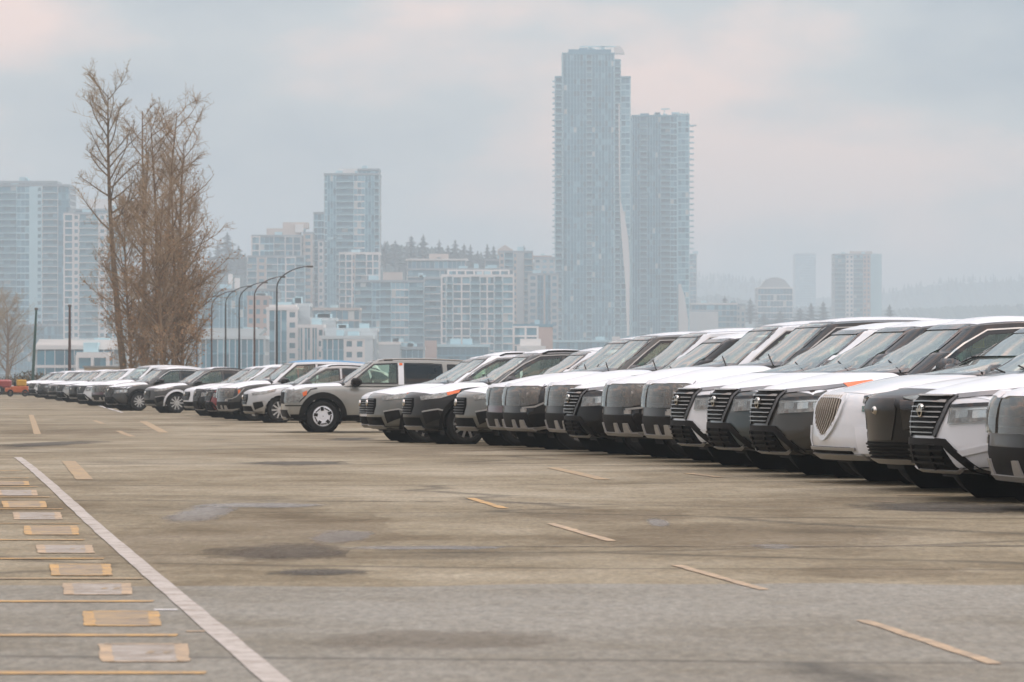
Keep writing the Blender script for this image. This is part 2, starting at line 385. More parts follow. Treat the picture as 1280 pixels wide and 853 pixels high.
pbr('lamp_dark', (.10, .085, .07), .3, .3, col2=(.018, .015, .012), scale=9)
pbr('drl_grey', (.16, .16, .165), .25, .3)
pbr('lamp_bulb', (.75, .75, .74), .2, .8)
pbr('amber_lens', (.75, .14, .02), .25, coat=.5)
pbr('red_lens', (.35, .01, .01), .2, coat=.5)
pbr('green_film', (.01, .16, .12), .25, coat=.4)
pbr('film_white', (.77, .79, .82), .34, coat=.55, var=.07, scale=2.2, bump=.16, bscale=4)
pbr('blue_film', (.03, .25, .48), .4, var=.2, scale=3)
pbr('bronze_mesh', (.40, .34, .27), .35, .5)
def paint(name, col, metal=.35, rough=.32):
    return pbr('paint_'+name, col, rough, metal, .9, var=.10, scale=1.3, spec=.35)
PAINT = dict(white=paint('white', (.66, .675, .69), 0), black=pbr('paint_black', (.008, .0075, .007), .30, .1, .25, spec=.2), charcoal=pbr('paint_charcoal', (.060, .058, .052), .32, .4, .6, spec=.3),
             teal=paint('teal', (.055, .070, .072), .45), maroon=paint('maroon', (.085, .012, .010), .3), red=paint('red', (.20, .016, .014), .2), olive=paint('olive', (.150, .150, .132), .5),
             silver=paint('silver', (.46, .46, .45), .55), sage=paint('sage', (.30, .30, .275), .35), grey=paint('grey', (.105, .10, .092), .45), graphite=pbr('paint_graphite', (.022, .021, .019), .30, .3, .3, spec=.25))

def curve(pts, x, sm=.10):
    px = np.array([p[0] for p in pts]); py = np.array([p[1] for p in pts])
    o = np.argsort(px); px, py = px[o], py[o]
    k = np.linspace(-1, 1, 9)*sm
    return float(np.mean(np.interp(x+k, px, py)))

def resample(pts, n):
    p = np.array(pts, float); d = np.r_[0, np.cumsum(np.linalg.norm(np.diff(p, axis=0), axis=1))]
    t = np.linspace(0, d[-1], n)
    return np.c_[np.interp(t, d, p[:, 0]), np.interp(t, d, p[:, 1])]
def chaikin(p, it=2):
    p = [tuple(q) for q in p]
    for _ in range(it):
        q = [p[0]]
        for a, b in zip(p[:-1], p[1:]):
            q += [(a[0]*.75+b[0]*.25, a[1]*.75+b[1]*.25), (a[0]*.25+b[0]*.75, a[1]*.25+b[1]*.75)]
        q.append(p[-1]); p = q
    return p

class Car:
    """One kind of car: a lofted body and cabin; every further piece is laid onto that surface with its own thickness."""
    def __init__(s, P):
        s.P = P; s.parts = []; s.cuts = []
        s.body(); s.cabin()
        s.bvh = BVHTree.FromPolygons([Vector(v) for v in s.bv+s.cv], s.bf+[tuple(i+len(s.bv) for i in f) for f in s.cf])
    # ---- surfaces
    def front_x(s, y, z):
        P = s.P; w = P['W']/2
        return -P['sweep']*(min(1.15, abs(y)/w))**P['sp'] + float(np.interp(z, [q[0] for q in P['nose']], [q[1] for q in P['nose']]))
    def body(s):
        P = s.P; N = P['L']/2; M = 34
        def section(x):
            w = curve(P['plan'], x); zb = curve(P['under'], x); zs = curve(P['shoulder'], x); zt = curve(P['crown'], x)
            h = zs-zb
            c = [(0, zb), (w-.14, zb), (w-.045, zb+.07), (w-.012, zb+.25*h), (w, zb+.5*h), (w-.008, zb+.72*h), (w-.022, zs-.05), (w-.085, zs+.012),
                 (w*.7, zs+(zt-zs)*.62), (w*.4, zs+(zt-zs)*.9), (0, zt)]
            return resample(chaikin(c, 2), M)
        st = []                                            # (x, inset)
        rf, rr = .085, .08
        for a in (90, 68, 45, 22): st.append((N-rf+rf*math.sin(R(a)), rf*(1-math.cos(R(a)))))
        st += [(x, 0) for x in np.linspace(N-rf, -N+rr, 84)]
        for a in (22, 45, 68, 90): st.append((-N+rr-rr*math.sin(R(a)), rr*(1-math.cos(R(a)))))
        rings = []
        def ring(x, ins, sc_=1.0):
            h = section(x); zc = (h[:, 1].min()+h[:, 1].max())/2; hw = h[:, 0].max(); hh = (h[:, 1].max()-h[:, 1].min())/2
            y = h[:, 0]*(1-ins/hw)*sc_; z = zc+(h[:, 1]-zc)*(1-ins/hh)*sc_
            full = [(x, a, b) for a, b in zip(y, z)] + [(x, -a, b) for a, b in zip(y[-2:0:-1], z[-2:0:-1])]
            return full
        for k in (.03, .2, .4, .6, .75, .88): rings.append(ring(N, rf, k))
        for x, i in st: rings.append(ring(x, i))
        for k in (.88, .75, .6, .4, .2, .03): rings.append(ring(-N, rr, k))
        V, Fc = [], []; n = len(rings[0])
        for r_ in rings: V += r_
        for k in range(len(rings)-1):
            for j in range(n):
                a = k*n+j; b = k*n+(j+1) % n; Fc.append((a, b, b+n, a+n))
        Fc.append(tuple(range(n))[::-1]); Fc.append(tuple(range(len(V)-n, len(V))))
        out = []
        for (x, y, z) in V:
            wf = sstep(N-P.get('blend', .95), N, x); wr = sstep(-N+.8, -N, x)
            dx = wf*s.front_x(y, z) + wr*(.22*(abs(y)/(P['W']/2))**2.6 + float(np.interp(z, [.3, .6, .95, 1.1], [.12, 0, .05, .12])))
            out.append((x+dx, y, z))
        s.bv = out; s.bf = Fc
    def cabin(s):
        P = s.P; G = P['cabin']; n = 230; V, Fc = [], []; rings = []
        def loop(xf, xr, w, cr):
            pts = []
            for (cx, cy, a0) in ((xf-cr, w-cr, 90), (xr+cr, w-cr, 180), (xr+cr, -w+cr, 270), (xf-cr, -w+cr, 0)):
                for a in ((0, 22, 45, 67, 90)):
                    an = R(a0+a) if a0 != 0 else R(270+90+a)
                    pts.append((0, 0))
            pts = []
            for (cx, cy, a0) in ((xf-cr, w-cr, 0), (xr+cr, w-cr, 90), (xr+cr, -w+cr, 180), (xf-cr, -w+cr, 270)):
                for a in (0, 18, 36, 54, 72, 90): pts.append((cx+cr*math.cos(R(a0+a)), cy+cr*math.sin(R(a0+a))))
            pts.append(pts[0]); return resample(pts, n+1)[:-1]
        z0, z1 = G['z0'], G['z1']
        for q in np.linspace(0, 1, 22):
            xf = G['xf0']+(G['xf1']-G['xf0'])*(q+.10*q*(1-q)); xr = G['xr0']+(G['xr1']-G['xr0'])*(q-.35*q*(1-q))
            w = G['w0']+(G['w1']-G['w0'])*(q-.30*q*(1-q)); z = z0+(z1-z0)*q
            rings.append([(x, y, z) for x, y in loop(xf, xr, w, .13)])
        base = np.array([(x, y) for x, y, z in rings[-1]])
        for sc_ in (.02, .05, .09, .15, .25, .4, .55, .7, .85, .97):
            r_ = []
            for x, y in base:
                tx = min(max(x, G['xr1']+.75), G['xf1']-.75)
                X = x+(tx-x)*sc_; Y = y*(1-sc_)
                r_.append((X, Y, z1+G['crown']*(1-(1-sc_)**2.6)))
            rings.append(r_)
        for r_ in rings:
            for (x, y, z) in r_:
                q = (z-z0)/(z1-z0)
                bow = -G.get('bow', .11)*(y/G['w0'])**2*sstep(G['xf1']-1.0, G['xf1'], x) if q > -.1 else 0
                xm = (G['xf1']+G['xr1'])/2+.35; hl = (G['xf1']-G['xr1'])/2
                zd = -G.get('arc', .07)*max(0, q)**2*((x-xm)/hl)**2 if q > .5 else 0
                V.append((x+bow, y, z+zd))
        for k in range(len(rings)-1):
            for j in range(n):
                a = k*n+j; b = k*n+(j+1) % n; Fc.append((a, b, b+n, a+n))
        s.cv = V; s.cf = Fc
    # ---- laying pieces onto the surface
    def frame(s, az):
        if az == 'T': return Vector((0, 0, -1)), Vector((1, 0, 0)), Vector((0, 1, 0))
        a = R(az); return Vector((-math.cos(a), -math.sin(a), 0)), Vector((-math.sin(a), math.cos(a), 0)), Vector((0, 0, 1))
    def uv(s, pts, az):                                    # (x,y,z) near the surface, (y,z) for the nose, (x,z) for the flank, (x,y) from above
        d, U, W = s.frame(az); o = []
        for p in pts:
            if len(p) == 3: o.append((Vector(p).dot(U), Vector(p).dot(W)))
            elif az == 'T': o.append(p)
            elif az in (0, 180): o.append((p[0]*(1 if az == 0 else -1), p[1]))
            elif az == 90: o.append((-p[0], p[1]))
            else: o.append(p)
        return o
    def hit(s, u, w, az, off):
        d, U, W = s.frame(az); o = U*u+W*w-d*6
        loc, nrm, idx, dist = s.bvh.ray_cast(o, d)
        if loc is None:
            loc, nrm, idx, dist = s.bvh.find_nearest(U*u+W*w-d*.9)
        if nrm.dot(d) > 0: nrm = -nrm
        nn = (nrm-d*.35).normalized()
        return loc+nn*off, nn
    def grid(s, poly, az, off, thick, res):
        us = [p[0] for p in poly]; ws = [p[1] for p in poly]
        u0, u1, w0, w1 = min(us), max(us), min(ws), max(ws)
        nu = max(1, math.ceil((u1-u0)/res)); nw = max(1, math.ceil((w1-w0)/res))
        vid, V, N_, Fc = {}, [], [], []
        def clip(pl, ax, val, keep_less):
            o = []
            for a, b in zip(pl, pl[1:]+pl[:1]):
                ia = (a[ax] <= val) if keep_less else (a[ax] >= val); ib = (b[ax] <= val) if keep_less else (b[ax] >= val)
                if ia: o.append(a)
                if ia != ib:
                    t = (val-a[ax])/(b[ax]-a[ax]); o.append((a[0]+t*(b[0]-a[0]), a[1]+t*(b[1]-a[1])))
            return o
        for i in range(nu):
            c1 = clip(clip(list(poly), 0, u0+(u1-u0)*i/nu, False), 0, u0+(u1-u0)*(i+1)/nu, True)
            if len(c1) < 3: continue
            for j in range(nw):
                c2 = clip(clip(c1, 1, w0+(w1-w0)*j/nw, False), 1, w0+(w1-w0)*(j+1)/nw, True)
                if len(c2) < 3: continue
                ids = []
                for q in c2:
                    k = (round(q[0], 4), round(q[1], 4))
                    if k not in vid:
                        vid[k] = len(V); p, nn = s.hit(q[0], q[1], az, off); V.append(p); N_.append(nn)
                    if not ids or ids[-1] != vid[k]: ids.append(vid[k])
                if ids and ids[0] == ids[-1]: ids.pop()
                if len(set(ids)) == len(ids) >= 3: Fc.append(tuple(ids))
        if thick > 0:
            cnt = {}
            for f in Fc:
                for a, b in zip(f, f[1:]+f[:1]):
                    k = (min(a, b), max(a, b)); cnt.setdefault(k, []).append((a, b))
            low = {}
            for k, l in cnt.items():
                if len(l) == 1:
                    a, b = l[0]
                    for v in (a, b):
                        if v not in low: low[v] = len(V); V.append(V[v]-N_[v]*thick); N_.append(N_[v])
                    Fc.append((b, a, low[a], low[b]))
        return [tuple(v) for v in V], Fc
    def ribbon(s, line_, az, width, off, thick, closed, res):
        pts = [Vector(p) for p in line_]
        if closed: pts = pts+[pts[0]]
        dense = []
        for a, b in zip(pts[:-1], pts[1:]):
            n = max(1, math.ceil((b-a).length/res))
            dense += [a.lerp(b, i/n) for i in range(n)]
        dense.append(pts[-1]); n = len(dense); V, Fc = [], []
        for i, p in enumerate(dense):
            a = dense[i-1] if i > 0 else (dense[-2] if closed else p); b = dense[i+1] if i < n-1 else (dense[1] if closed else p)
            t = (b-a).normalized(); nr = Vector((-t.y, t.x))
            w = width(i/(n-1)) if callable(width) else width
            q0, n0 = s.hit(*(p+nr*w/2), az, off); q1, n1 = s.hit(*(p-nr*w/2), az, off)
            V += [tuple(q0-n0*thick), tuple(q0), tuple(q1), tuple(q1-n1*thick)]
        for i in range(n-1):
            for j in range(3): Fc.append((4*i+j, 4*i+j+1, 4*i+j+5, 4*i+j+4))
        if not closed: Fc += [(0, 1, 2, 3), (4*n-1, 4*n-2, 4*n-3, 4*n-4)]
        return V, Fc
    # ---- part recorders
    def add(s, name, mb, mat, parent=None, smooth=True, ang=40):
        s.parts.append(dict(name=name, mesh=mb.mesh(name, s.slot(mat), smooth, ang), mat=mat, parent=parent)); return len(s.parts)-1
    def slot(s, mat): return MATS.get(mat, PAINT['white'])
    def mirrored(s, mb):
        m = MB(); m.v = [(x, -y, z) for x, y, z in mb.v]; m.f = [f[::-1] for f in mb.f]; m.m = list(mb.m); return m
    def put(s, name, mb, mat, parent=None, both=False, **kw):
        i = s.add(name, mb, mat, parent[0] if isinstance(parent, tuple) else parent, **kw)
        if not both: return i
        j = s.add(name, s.mirrored(mb), mat, parent[1] if isinstance(parent, tuple) else parent, **kw); return (i, j)
    def panel(s, name, pts, az, mat, off=.004, thick=.012, res=.09, parent=None, both=False):
        m = MB(); m.v, m.f = s.grid(s.uv(pts, az), az, off, thick, res); m.m = [0]*len(m.f)
        return s.put(name, m, mat, parent, both)
    def strip(s, name, pts, az, width, mat, off=.008, thick=.012, closed=False, res=.08, parent=None, both=False):
        m = MB(); m.v, m.f = s.ribbon(s.uv(pts, az), az, width, off, thick, closed, res); m.m = [0]*len(m.f)
        return s.put(name, m, mat, parent, both)
    def window(s, name, pts, az, mat, frame=.045, fmat='gloss_black', both=False, res=.10):
        poly = s.uv(pts, az); s.cuts.append((poly, az))
        if both: s.cuts.append((poly, -az))
        i = s.panel(name, pts, az, mat, .004, 0, res, both=both)
        # the black ceramic border round the pane, laid just inside its outline
        c = Vector((sum(p[0] for p in poly)/len(poly), sum(p[1] for p in poly)/len(poly))); n = len(poly); ins = []
        area = sum(poly[k][0]*poly[(k+1) % n][1]-poly[(k+1) % n][0]*poly[k][1] for k in range(n)); sg = 1 if area > 0 else -1
        for k in range(n):
            a, b, d = Vector(poly[k-1]), Vector(poly[k]), Vector(poly[(k+1) % n])
            t0 = (b-a).normalized(); t1 = (d-b).normalized(); nn = (Vector((-t0.y, t0.x))+Vector((-t1.y, t1.x)))
            nn = nn.normalized()*sg; ins.append(b+nn*frame*.42)
        m = MB(); m.v, m.f = s.ribbon(ins, az, frame, .007, .004, True, .09); m.m = [0]*len(m.f)
        s.put('window_frame', m, fmat, i, both)
        return i
    # ---- pieces every car has
    def shell(s):
        P = s.P; ax = (P['xa'], P['xb']); ra = P['wr']+.055
        def inside(poly, u, w):
            c = False; j = len(poly)-1
            for i in range(len(poly)):
                if (poly[i][1] > w) != (poly[j][1] > w) and u < (poly[j][0]-poly[i][0])*(w-poly[i][1])/(poly[j][1]-poly[i][1])+poly[i][0]: c = not c
                j = i
            return c
        fr = []
        for poly, az in s.cuts:
            if az == -90:
                fr.append(([(-u, w) for u, w in poly], s.frame(-90)))
            else: fr.append((poly, s.frame(az)))
        G = P['cabin']
        body = MB(); body.v = s.bv
        for f in s.bf:
            c = sum((Vector(s.bv[i]) for i in f), Vector())/len(f)
            if abs(c.y) > .45 and any((c.x-a)**2+(c.z-P['wr'])**2 < ra*ra for a in ax): continue
            under = c.z < curve(P['under'], c.x)+.05 and abs(c.y) < P['W']/2-.16
            deck = G['xr0']+.1 < c.x < G['xf0']-.02 and abs(c.y) < G['w0']-.04 and c.z > G['z0']-.2
            body.f.append(f); body.m.append(1 if (under or deck) else 0)
        s.parts.append(dict(name='body', mesh=body.mesh('body', [PAINT['white'], MATS['cabin_trim']], True, 38), mat='paint', parent=None))
        cab = MB(); cab.v = s.cv
        for f in s.cf:
            a, b, c_, d = (Vector(s.cv[i]) for i in f); c = (a+b+c_+d)/4; nr = (b-a).cross(c_-a)
            if nr.dot(c-Vector((0, 0, c.z))) < 0 and c.z < G['z1']: nr = -nr
            nr.normalize(); dead = False
            if c.z < G['z1']+.02:
                for poly, (dd, U, W) in fr:
                    if nr.dot(-dd) > .15 and inside(poly, c.dot(U), c.dot(W)): dead = True; break
            if not dead: cab.f.append(f); cab.m.append(0)
        s.parts.append(dict(name='cabin_frame', mesh=cab.mesh('cabin_frame', PAINT['white'], True, 38), mat='pillar', parent=None))
        # wheel housings
        for a in ax:
            m = MB(); m.lathe([(ra+.012, .50), (ra+.012, P['W']/2-.025)], 28, 'y', c=(a, 0, P['wr']), a0=R(-25), a1=R(205))
            m.lathe([(.02, .50), (ra+.012, .50)], 28, 'y', c=(a, 0, P['wr']))
            s.put('wheel_housing', m, 'underbody', both=True)
    def arches(s, mat='black_plastic', width=.075, lip=.022):
        P = s.P
        for a in (P['xa'], P['xb']):
            ra = P['wr']+.055+width*.42
            pts = [(a+ra*math.cos(R(t)), P['wr']+ra*math.sin(R(t))) for t in range(-28, 209, 8)]
            s.strip('wheel_arch', pts, 90, width, mat, lip, .05, both=True)
        z = curve(P['under'], 0)+.075
        s.strip('side_sill', [(P['xa']-P['wr']-.12, z), (P['xb']+P['wr']+.12, z)], 90, .15, mat, .016, .03, both=True)
    def wheels(s, style):
        P = s.P; r = P['wr']; rim = r*P.get('rimf', .68)
        ty = MB(); prof = [(rim*.97, .11), (rim+.02, .118), (r-.05, .125), (r-.015, .105), (r, .07), (r+.001, .0), (r, -.07), (r-.015, -.105), (r-.05, -.125), (rim, -.115)]
        ty.lathe(prof, 40)
        hub = MB(); hub.lathe([(rim*.99, .112), (rim*.94, .118), (rim*.90, .085), (rim*.86, -.02), (rim*.86, -.10), (.02, -.10)], 40)
        sp = MB()
        if style == 'slots':                               # film covered alloy with ten dark slots
            sp.lathe([(rim*.96, .112), (rim*.80, .122), (rim*.40, .128), (rim*.34, .122), (rim*.30, .135), (.01, .137)], 40)
        else:
            n = {'ten': 10, 'five': 5, 'mesh': 14}[style]
            for k in range(n):
                a = 2*math.pi*k/n; Mx = Matrix.Rotation(-a, 4, 'Y')
                wd = {'ten': .020, 'five': .045, 'mesh': .015}[style]
                sp.box(.05, rim*.96, .088, .116, -wd, wd, M=Mx)
            sp.lathe([(rim*.30, .10), (rim*.26, .124), (.01, .126)], 20)
        sl = MB()
        if style == 'slots':
            for k in range(10):
                a = 2*math.pi*k/10+.2; Mx = Matrix.Rotation(-a, 4, 'Y')
                if k % 2 == 0: sl.box(rim*.50, rim*.86, .118, .1325, -.036, .036, M=Mx)
                else: sl.box(rim*.66, rim*.76, .118, .1325, -.065, .065, M=Mx)
        for a in (P['xa'], P['xb']):
            for side in (1, -1):
                def at(m):
                    q = MB(); q.f = list(m.f); q.m = list(m.m)
                    q.v = [(x+a, (y+P['W']/2-.145)*side, z+r) for x, y, z in m.v]
                    return q
                w = s.add('wheel', at(hub), 'wheel_barrel', smooth=True, ang=50)
                s.add('tyre', at(ty), 'tyre_rubber', w, ang=60)
                s.add('rim', at(sp), 'wheel_face', w, ang=30)
                if style == 'slots': s.add('slot', at(sl), 'gloss_black', w, smooth=False)
    def mirrors(s, x, z, y, mat='gloss_black', size=1.0):
        m = MB(); k = size
        m.rbox(x-.10*k, x+.09*k, y+.04, y+.30*k, z-.085*k, z+.085*k, .05*k)
        m.v = [(vx+(.05*(1-abs(vy-y-.15)/.15)), vy, vz) for vx, vy, vz in m.v]
        st = MB(); st.tube([(x+.03, y-.09, z-.10), (x, y+.08, z-.05)], .035, 8)
        i = s.put('wing_mirror', m, 'mirror', both=True)
        s.put('mirror_arm', st, 'gloss_black', i, both=True)
    def rails(s, x0, x1, mat='gloss_black', h=.03):
        pts = []
        for t in np.linspace(0, 1, 15):
            x = x0+(x1-x0)*t; yy = s.P['cabin']['w1']-.045
            p, n = s.hit(x, yy, 'T', 0)
            pts.append((p.x, p.y, p.z+(h if .06 < t < .94 else .002)))
        m = MB(); m.tube(pts, .017, 8); s.put('roof_rail', m, mat, both=True)
    def cabin_fit(s):
        P = s.P; G = P['cabin']; xs = G['xf1']-.55; z = G['z0']
        for side in (1, -1):
            m = MB(); m.rbox(xs-.16, xs, side*.38-.24, side*.38+.24, z-.1, z+.36, .05)
            i = s.add('front_seat', m, 'seat_cloth'); h = MB(); h.rbox(xs-.19, xs-.08, side*.38-.13, side*.38+.13, z+.38, z+.55, .04); s.add('headrest', h, 'seat_cloth', i)
        m = MB(); m.rbox(xs-1.05, xs-.88, -.62, .62, z-.1, z+.32, .05); i = s.add('rear_seat', m, 'seat_cloth')
        for side in (1, -1):
            h = MB(); h.rbox(xs-1.08, xs-.98, side*.36-.12, side*.36+.12, z+.32, z+.46, .03); s.add('headrest', h, 'seat_cloth', i)
        m = MB(); m.rbox(G['xf0']-.75, G['xf0']-.12, -G['w0']+.10, G['w0']-.10, z-.12, z+.045, .04); s.add('dashboard', m, 'cabin_trim')
        m = MB(); c = (G['xf0']-.82, .38, z+.07)
        pts = [(c[0]-.17*math.sin(R(a))*.35, c[1]+.18*math.cos(R(a)), c[2]+.17*math.sin(R(a))) for a in range(0, 361, 20)]
        m.tube(pts, .016, 6, cap=False); m.tube([pts[0], pts[9]], .018, 5); s.add('steering_wheel', m, 'cabin_trim')
        m = MB(); m.box(G['xf1']-.16, G['xf1']-.12, -.11, .11, G['z1']-.10, G['z1']-.035); s.add('rear_view_mirror', m, 'gloss_black')
    def hood(s, x_front, x_cowl, hw, mat='hood'):
        P = s.P; w = P['W']/2; pts = []; ys_ = np.linspace(-hw, hw, 19)
        for y in ys_: pts.append((x_front-P['sweep']*(abs(y)/w)**P['sp'], y))
        for y in ys_[::-1]: pts.append((x_cowl-.10*(y/w)**2, y*1.03))
        h = s.panel('hood', pts, 'T', mat, .006, .016, .10)
        g = P['cabin']
        s.strip('cowl', [(x_cowl-.035-.10*(y/w)**2, y) for y in ys_], 'T', .07, 'black_plastic', .004, .02)
        for k, (a, b) in enumerate(((.60, -.02), (-.02, -.52))):
            m = MB(); p0 = Vector((x_cowl-.07-.10*(a/w)**2, a, s.hit(x_cowl-.07, a, 'T', .03)[0].z)); q = s.hit(x_cowl-.22, b, 'T', .022)[0]
            m.tube([p0, q], .008, 5); s.add('wiper', m, 'black_plastic')
        return h
    def roof(s, x0, x1, hw, mat='roof'):
        pts = [(x0-.10*(y/hw)**2, y) for y in np.linspace(-hw, hw, 11)]+[(x1, y) for y in np.linspace(hw, -hw, 5)]
        return s.panel('roof_panel', pts, 'T', mat, .008, .014, .14)
    def doors(s, xs, z0, z1):
        for a, b in zip(xs[:-1], xs[1:]):
            d = s.panel('door', [(a-.012, z0), (a-.012, z1), (b+.012, z1), (b+.012, z0+.02)], 90, 'paint', .006, .02, .12, both=True)
            s.strip('handle', [(b+.10, z1-.10), (b+.30, z1-.105)], 90, .035, 'handle', .035, .02, parent=d, both=True)
    def tails(s):
        P = s.P; N = P['L']/2; w = P['W']/2
        s.panel('tail_light', [(-N+.1, w*.55, .92), (-N+.5, w, .95), (-N+.45, w, 1.06), (-N+.15, w*.55, 1.05)], 135, 'red_lens', .008, .02, both=True)
        s.panel('rear_bumper', [(-.8, .32), (.8, .32), (.8, .52), (-.8, .52)], 180, 'black_plastic', .012, .02)
        s.panel('number_plate_recess', [(-.28, .66), (.28, .66), (.28, .80), (-.28, .80)], 180, 'black_plastic', .006, .01)

def instantiate(car, label, cat, group, loc, heading, pal, name):
    root = empty(name, loc, heading, label=label, cat=cat, group=group)
    objs = []
    for p in car.parts:
        o = bpy.data.objects.new(p['name'], p['mesh']); COL.objects.link(o)
        o.parent = root if p['parent'] is None else objs[p['parent']]
        key = p['mat']
        if key in pal:
            o.material_slots[0].link = 'OBJECT'; o.material_slots[0].material = pal[key]
        objs.append(o)
    return root

# ---- kind A: crossover with a V shaped barred grille
def kind_a():
    N = 2.33
    P = dict(L=2*N, W=1.84, wr=.36, xa=N-.92, xb=N-.92-2.705, sweep=.40, sp=2.6, blend=1.0, rimf=.66,
             nose=[(.2, -.16), (.28, -.05), (.45, 0), (.65, -.01), (.84, -.055), (.93, -.13), (1.05, -.2)],
             plan=[(N, .82), (N-.35, .895), (N-.9, .92), (0, .905), (-1.4, .92), (-N+.3, .88), (-N, .78)],
             under=[(N, .245), (N-.4, .22), (0, .21), (-N+.4, .25), (-N, .33)],
             shoulder=[(N, .86), (N-.4, .925), (N-.9, .98), (N-1.2, 1.0), (0, 1.0), (-1.6, 1.02), (-N, .96)],
             crown=[(N, .93), (N-.3, 1.0), (N-.7, 1.06), (N-1.2, 1.11), (.8, 1.10), (.4, 1.0), (-1.8, 1.0), (-N, 1.0)],
             cabin=dict(xf0=1.17, xf1=.30, xr0=-2.22, xr1=-1.78, w0=.865, w1=.645, z0=1.0, z1=1.60, crown=.075, bow=.14, arc=.09))
    c = Car(P)
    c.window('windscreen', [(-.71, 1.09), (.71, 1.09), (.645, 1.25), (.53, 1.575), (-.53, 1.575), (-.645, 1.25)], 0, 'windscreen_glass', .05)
    c.window('side_window', [(.76, 1.06), (.60, 1.19), (.33, 1.37), (.06, 1.51), (-.30, 1.53), (-.30, 1.055)], 90, 'side_glass', .04, both=True)
    c.window('side_window', [(-.37, 1.055), (-.37, 1.545), (-.80, 1.535), (-1.14, 1.50), (-1.22, 1.06)], 90, 'privacy_glass', .04, both=True)
    c.window('side_window', [(-1.30, 1.08), (-1.22, 1.485), (-1.55, 1.43), (-1.80, 1.27), (-1.72, 1.16)], 90, 'privacy_glass', .035, both=True)
    c.window('rear_window', [(-.62, 1.12), (.62, 1.12), (.52, 1.48), (-.52, 1.48)], 180, 'privacy_glass', .05)
    c.shell(); c.arches(); c.wheels('ten'); c.cabin_fit()
    c.strip('window_trim', [(.785, 1.062), (.62, 1.195), (.34, 1.38), (.06, 1.522), (-.30, 1.543), (-.80, 1.535), (-1.22, 1.492), (-1.6, 1.42)], 90, .014, 'chrome', .013, .012, both=True)
    c.hood(N-.11, 1.10, .80); c.roof(.24, -1.70, .60)
    c.doors((1.02, -.33, -1.28), .36, .985)
    c.mirrors(.60, 1.13, .86, size=1.15); c.tails()
    # fascia
    g = c.panel('grille', [(-.42, .90), (.42, .90), (.34, .70), (.26, .555), (-.26, .555), (-.34, .70)], 0, 'grille_black', .012, .016, .06)
    for k in range(8):
        z = .882-.043*k; hw = np.interp(z, [.555, .70, .90], [.25, .33, .41])
        b = c.strip('bar', [(-hw, z), (hw, z)], 0, .011, 'bar', .034, .03, parent=g)
    for sgn in (1, -1):
        c.strip('grille_trim', [(sgn*.43, .892), (sgn*.355, .70), (sgn*.27, .55)], 0, .04, 'grille_trim', .022, .03, parent=g)
    m = MB(); x0 = c.hit(0, .76, 0, .045)[0].x
    m.lathe([(.055, x0-.01), (.058, x0+.012), (.044, x0+.014), (.043, x0)], 24, 'x', c=(0, 0, .77)); m.box(x0-.01, x0+.016, -.07, .07, .757, .783); c.add('emblem', m, 'chrome', g)
    lo = c.panel('lower_intake', [(-.38, .475), (.38, .475), (.50, .275), (-.50, .275)], 0, 'grille_black', .012, .016, .06)
    for z in (.43, .38, .33): c.strip('bar', [(-.39, z), (.39, z)], 0, .016, 'black_plastic', .030, .026, parent=lo)
    for y in (-.2, .2): c.strip('bar', [(y, .47), (y, .285)], 0, .03, 'black_plastic', .034, .03, parent=lo)
    c.strip('bumper_frame', [(N-.03, .28, .505), (N-.06, .40, .50), (N-.13, .56, .38), (N-.22, .70, .262)], 35, .065, 'black_plastic', .020, .03, both=True)
    c.strip('bumper_frame', [(-.32, .505), (.32, .505)], 0, .055, 'black_plastic', .020, .03)
    c.strip('skid_plate', [(N-.1, .30, .265), (N-.11, .48, .262), (N-.15, .56, .285)], 30, .020, 'satin_silver', .026, .03, both=True)
    c.strip('skid_plate', [(-.42, .265), (.42, .265)], 0, .020, 'satin_silver', .026, .03)
    c.strip('bumper_lip', [(N-.13, .55, .25), (N-.36, .84, .262), (N-.58, .90, .29)], 55, .08, 'black_plastic', .012, .03, both=True)
    h = c.panel('headlight', [(N-.10, .45, .785), (N-.34, .80, .80), (N-.44, .86, .80), (N-.44, .86, .71), (N-.34, .80, .685), (N-.10, .43, .665)], 48, 'lamp_inner', .010, .02, .05, both=True)
    c.strip('light_bar', [(N-.11, .46, .774), (N-.34, .80, .790), (N-.43, .855, .792)], 48, .014, 'lamp_bulb', .020, .012, parent=h, both=True)
    c.panel('lens', [(N-.10, .44, .79), (N-.34, .80, .806), (N-.445, .862, .806), (N-.445, .862, .70), (N-.34, .80, .678), (N-.10, .42, .655)], 48, 'lamp_glass', .024, .02, .05, parent=h, both=True)
    for (xa_, ya_, xb_, yb_) in ((N-.13, .50, N-.20, .61), (N-.225, .65, N-.30, .75), (N-.335, .79, N-.41, .845)):
        c.panel('lamp_unit', [(xa_, ya_, .772), (xb_, yb_, .778), (xb_, yb_, .715), (xa_, ya_, .705)], 48, 'lamp_bulb', .016, .01, .05, parent=h, both=True)
    c.panel('lamp_pocket', [(N-.355, .81, .69), (N-.455, .868, .71), (N-.465, .872, .56), (N-.44, .86, .535)], 48, 'gloss_black', .012, .018, .05, both=True)
    c.strip('lamp_surround', [(N-.10, .43, .805), (N-.34, .80, .824), (N-.462, .872, .822), (N-.472, .875, .545)], 48, .030, 'gloss_black', .014, .016, both=True)
    c.strip('cheek_crease', [(N-.12, .52, .40), (N-.30, .76, .46), (N-.44, .86, .515)], 48, .05, 'paint', .018, .02, both=True)
    d = c.panel('running_light', [(N-.14, .44, .905), (N-.42, .82, .945), (N-.72, .90, .980), (N-.72, .90, .952), (N-.42, .82, .905), (N-.14, .44, .868)], 55, 'drl', .012, .016, .06, both=True)
    c.panel('side_marker', [(N-.62, .885, .965), (N-.92, .912, .998), (N-.97, .914, .970), (N-.68, .89, .918)], 70, 'marker', .018, .02, .05, both=True)
    return c
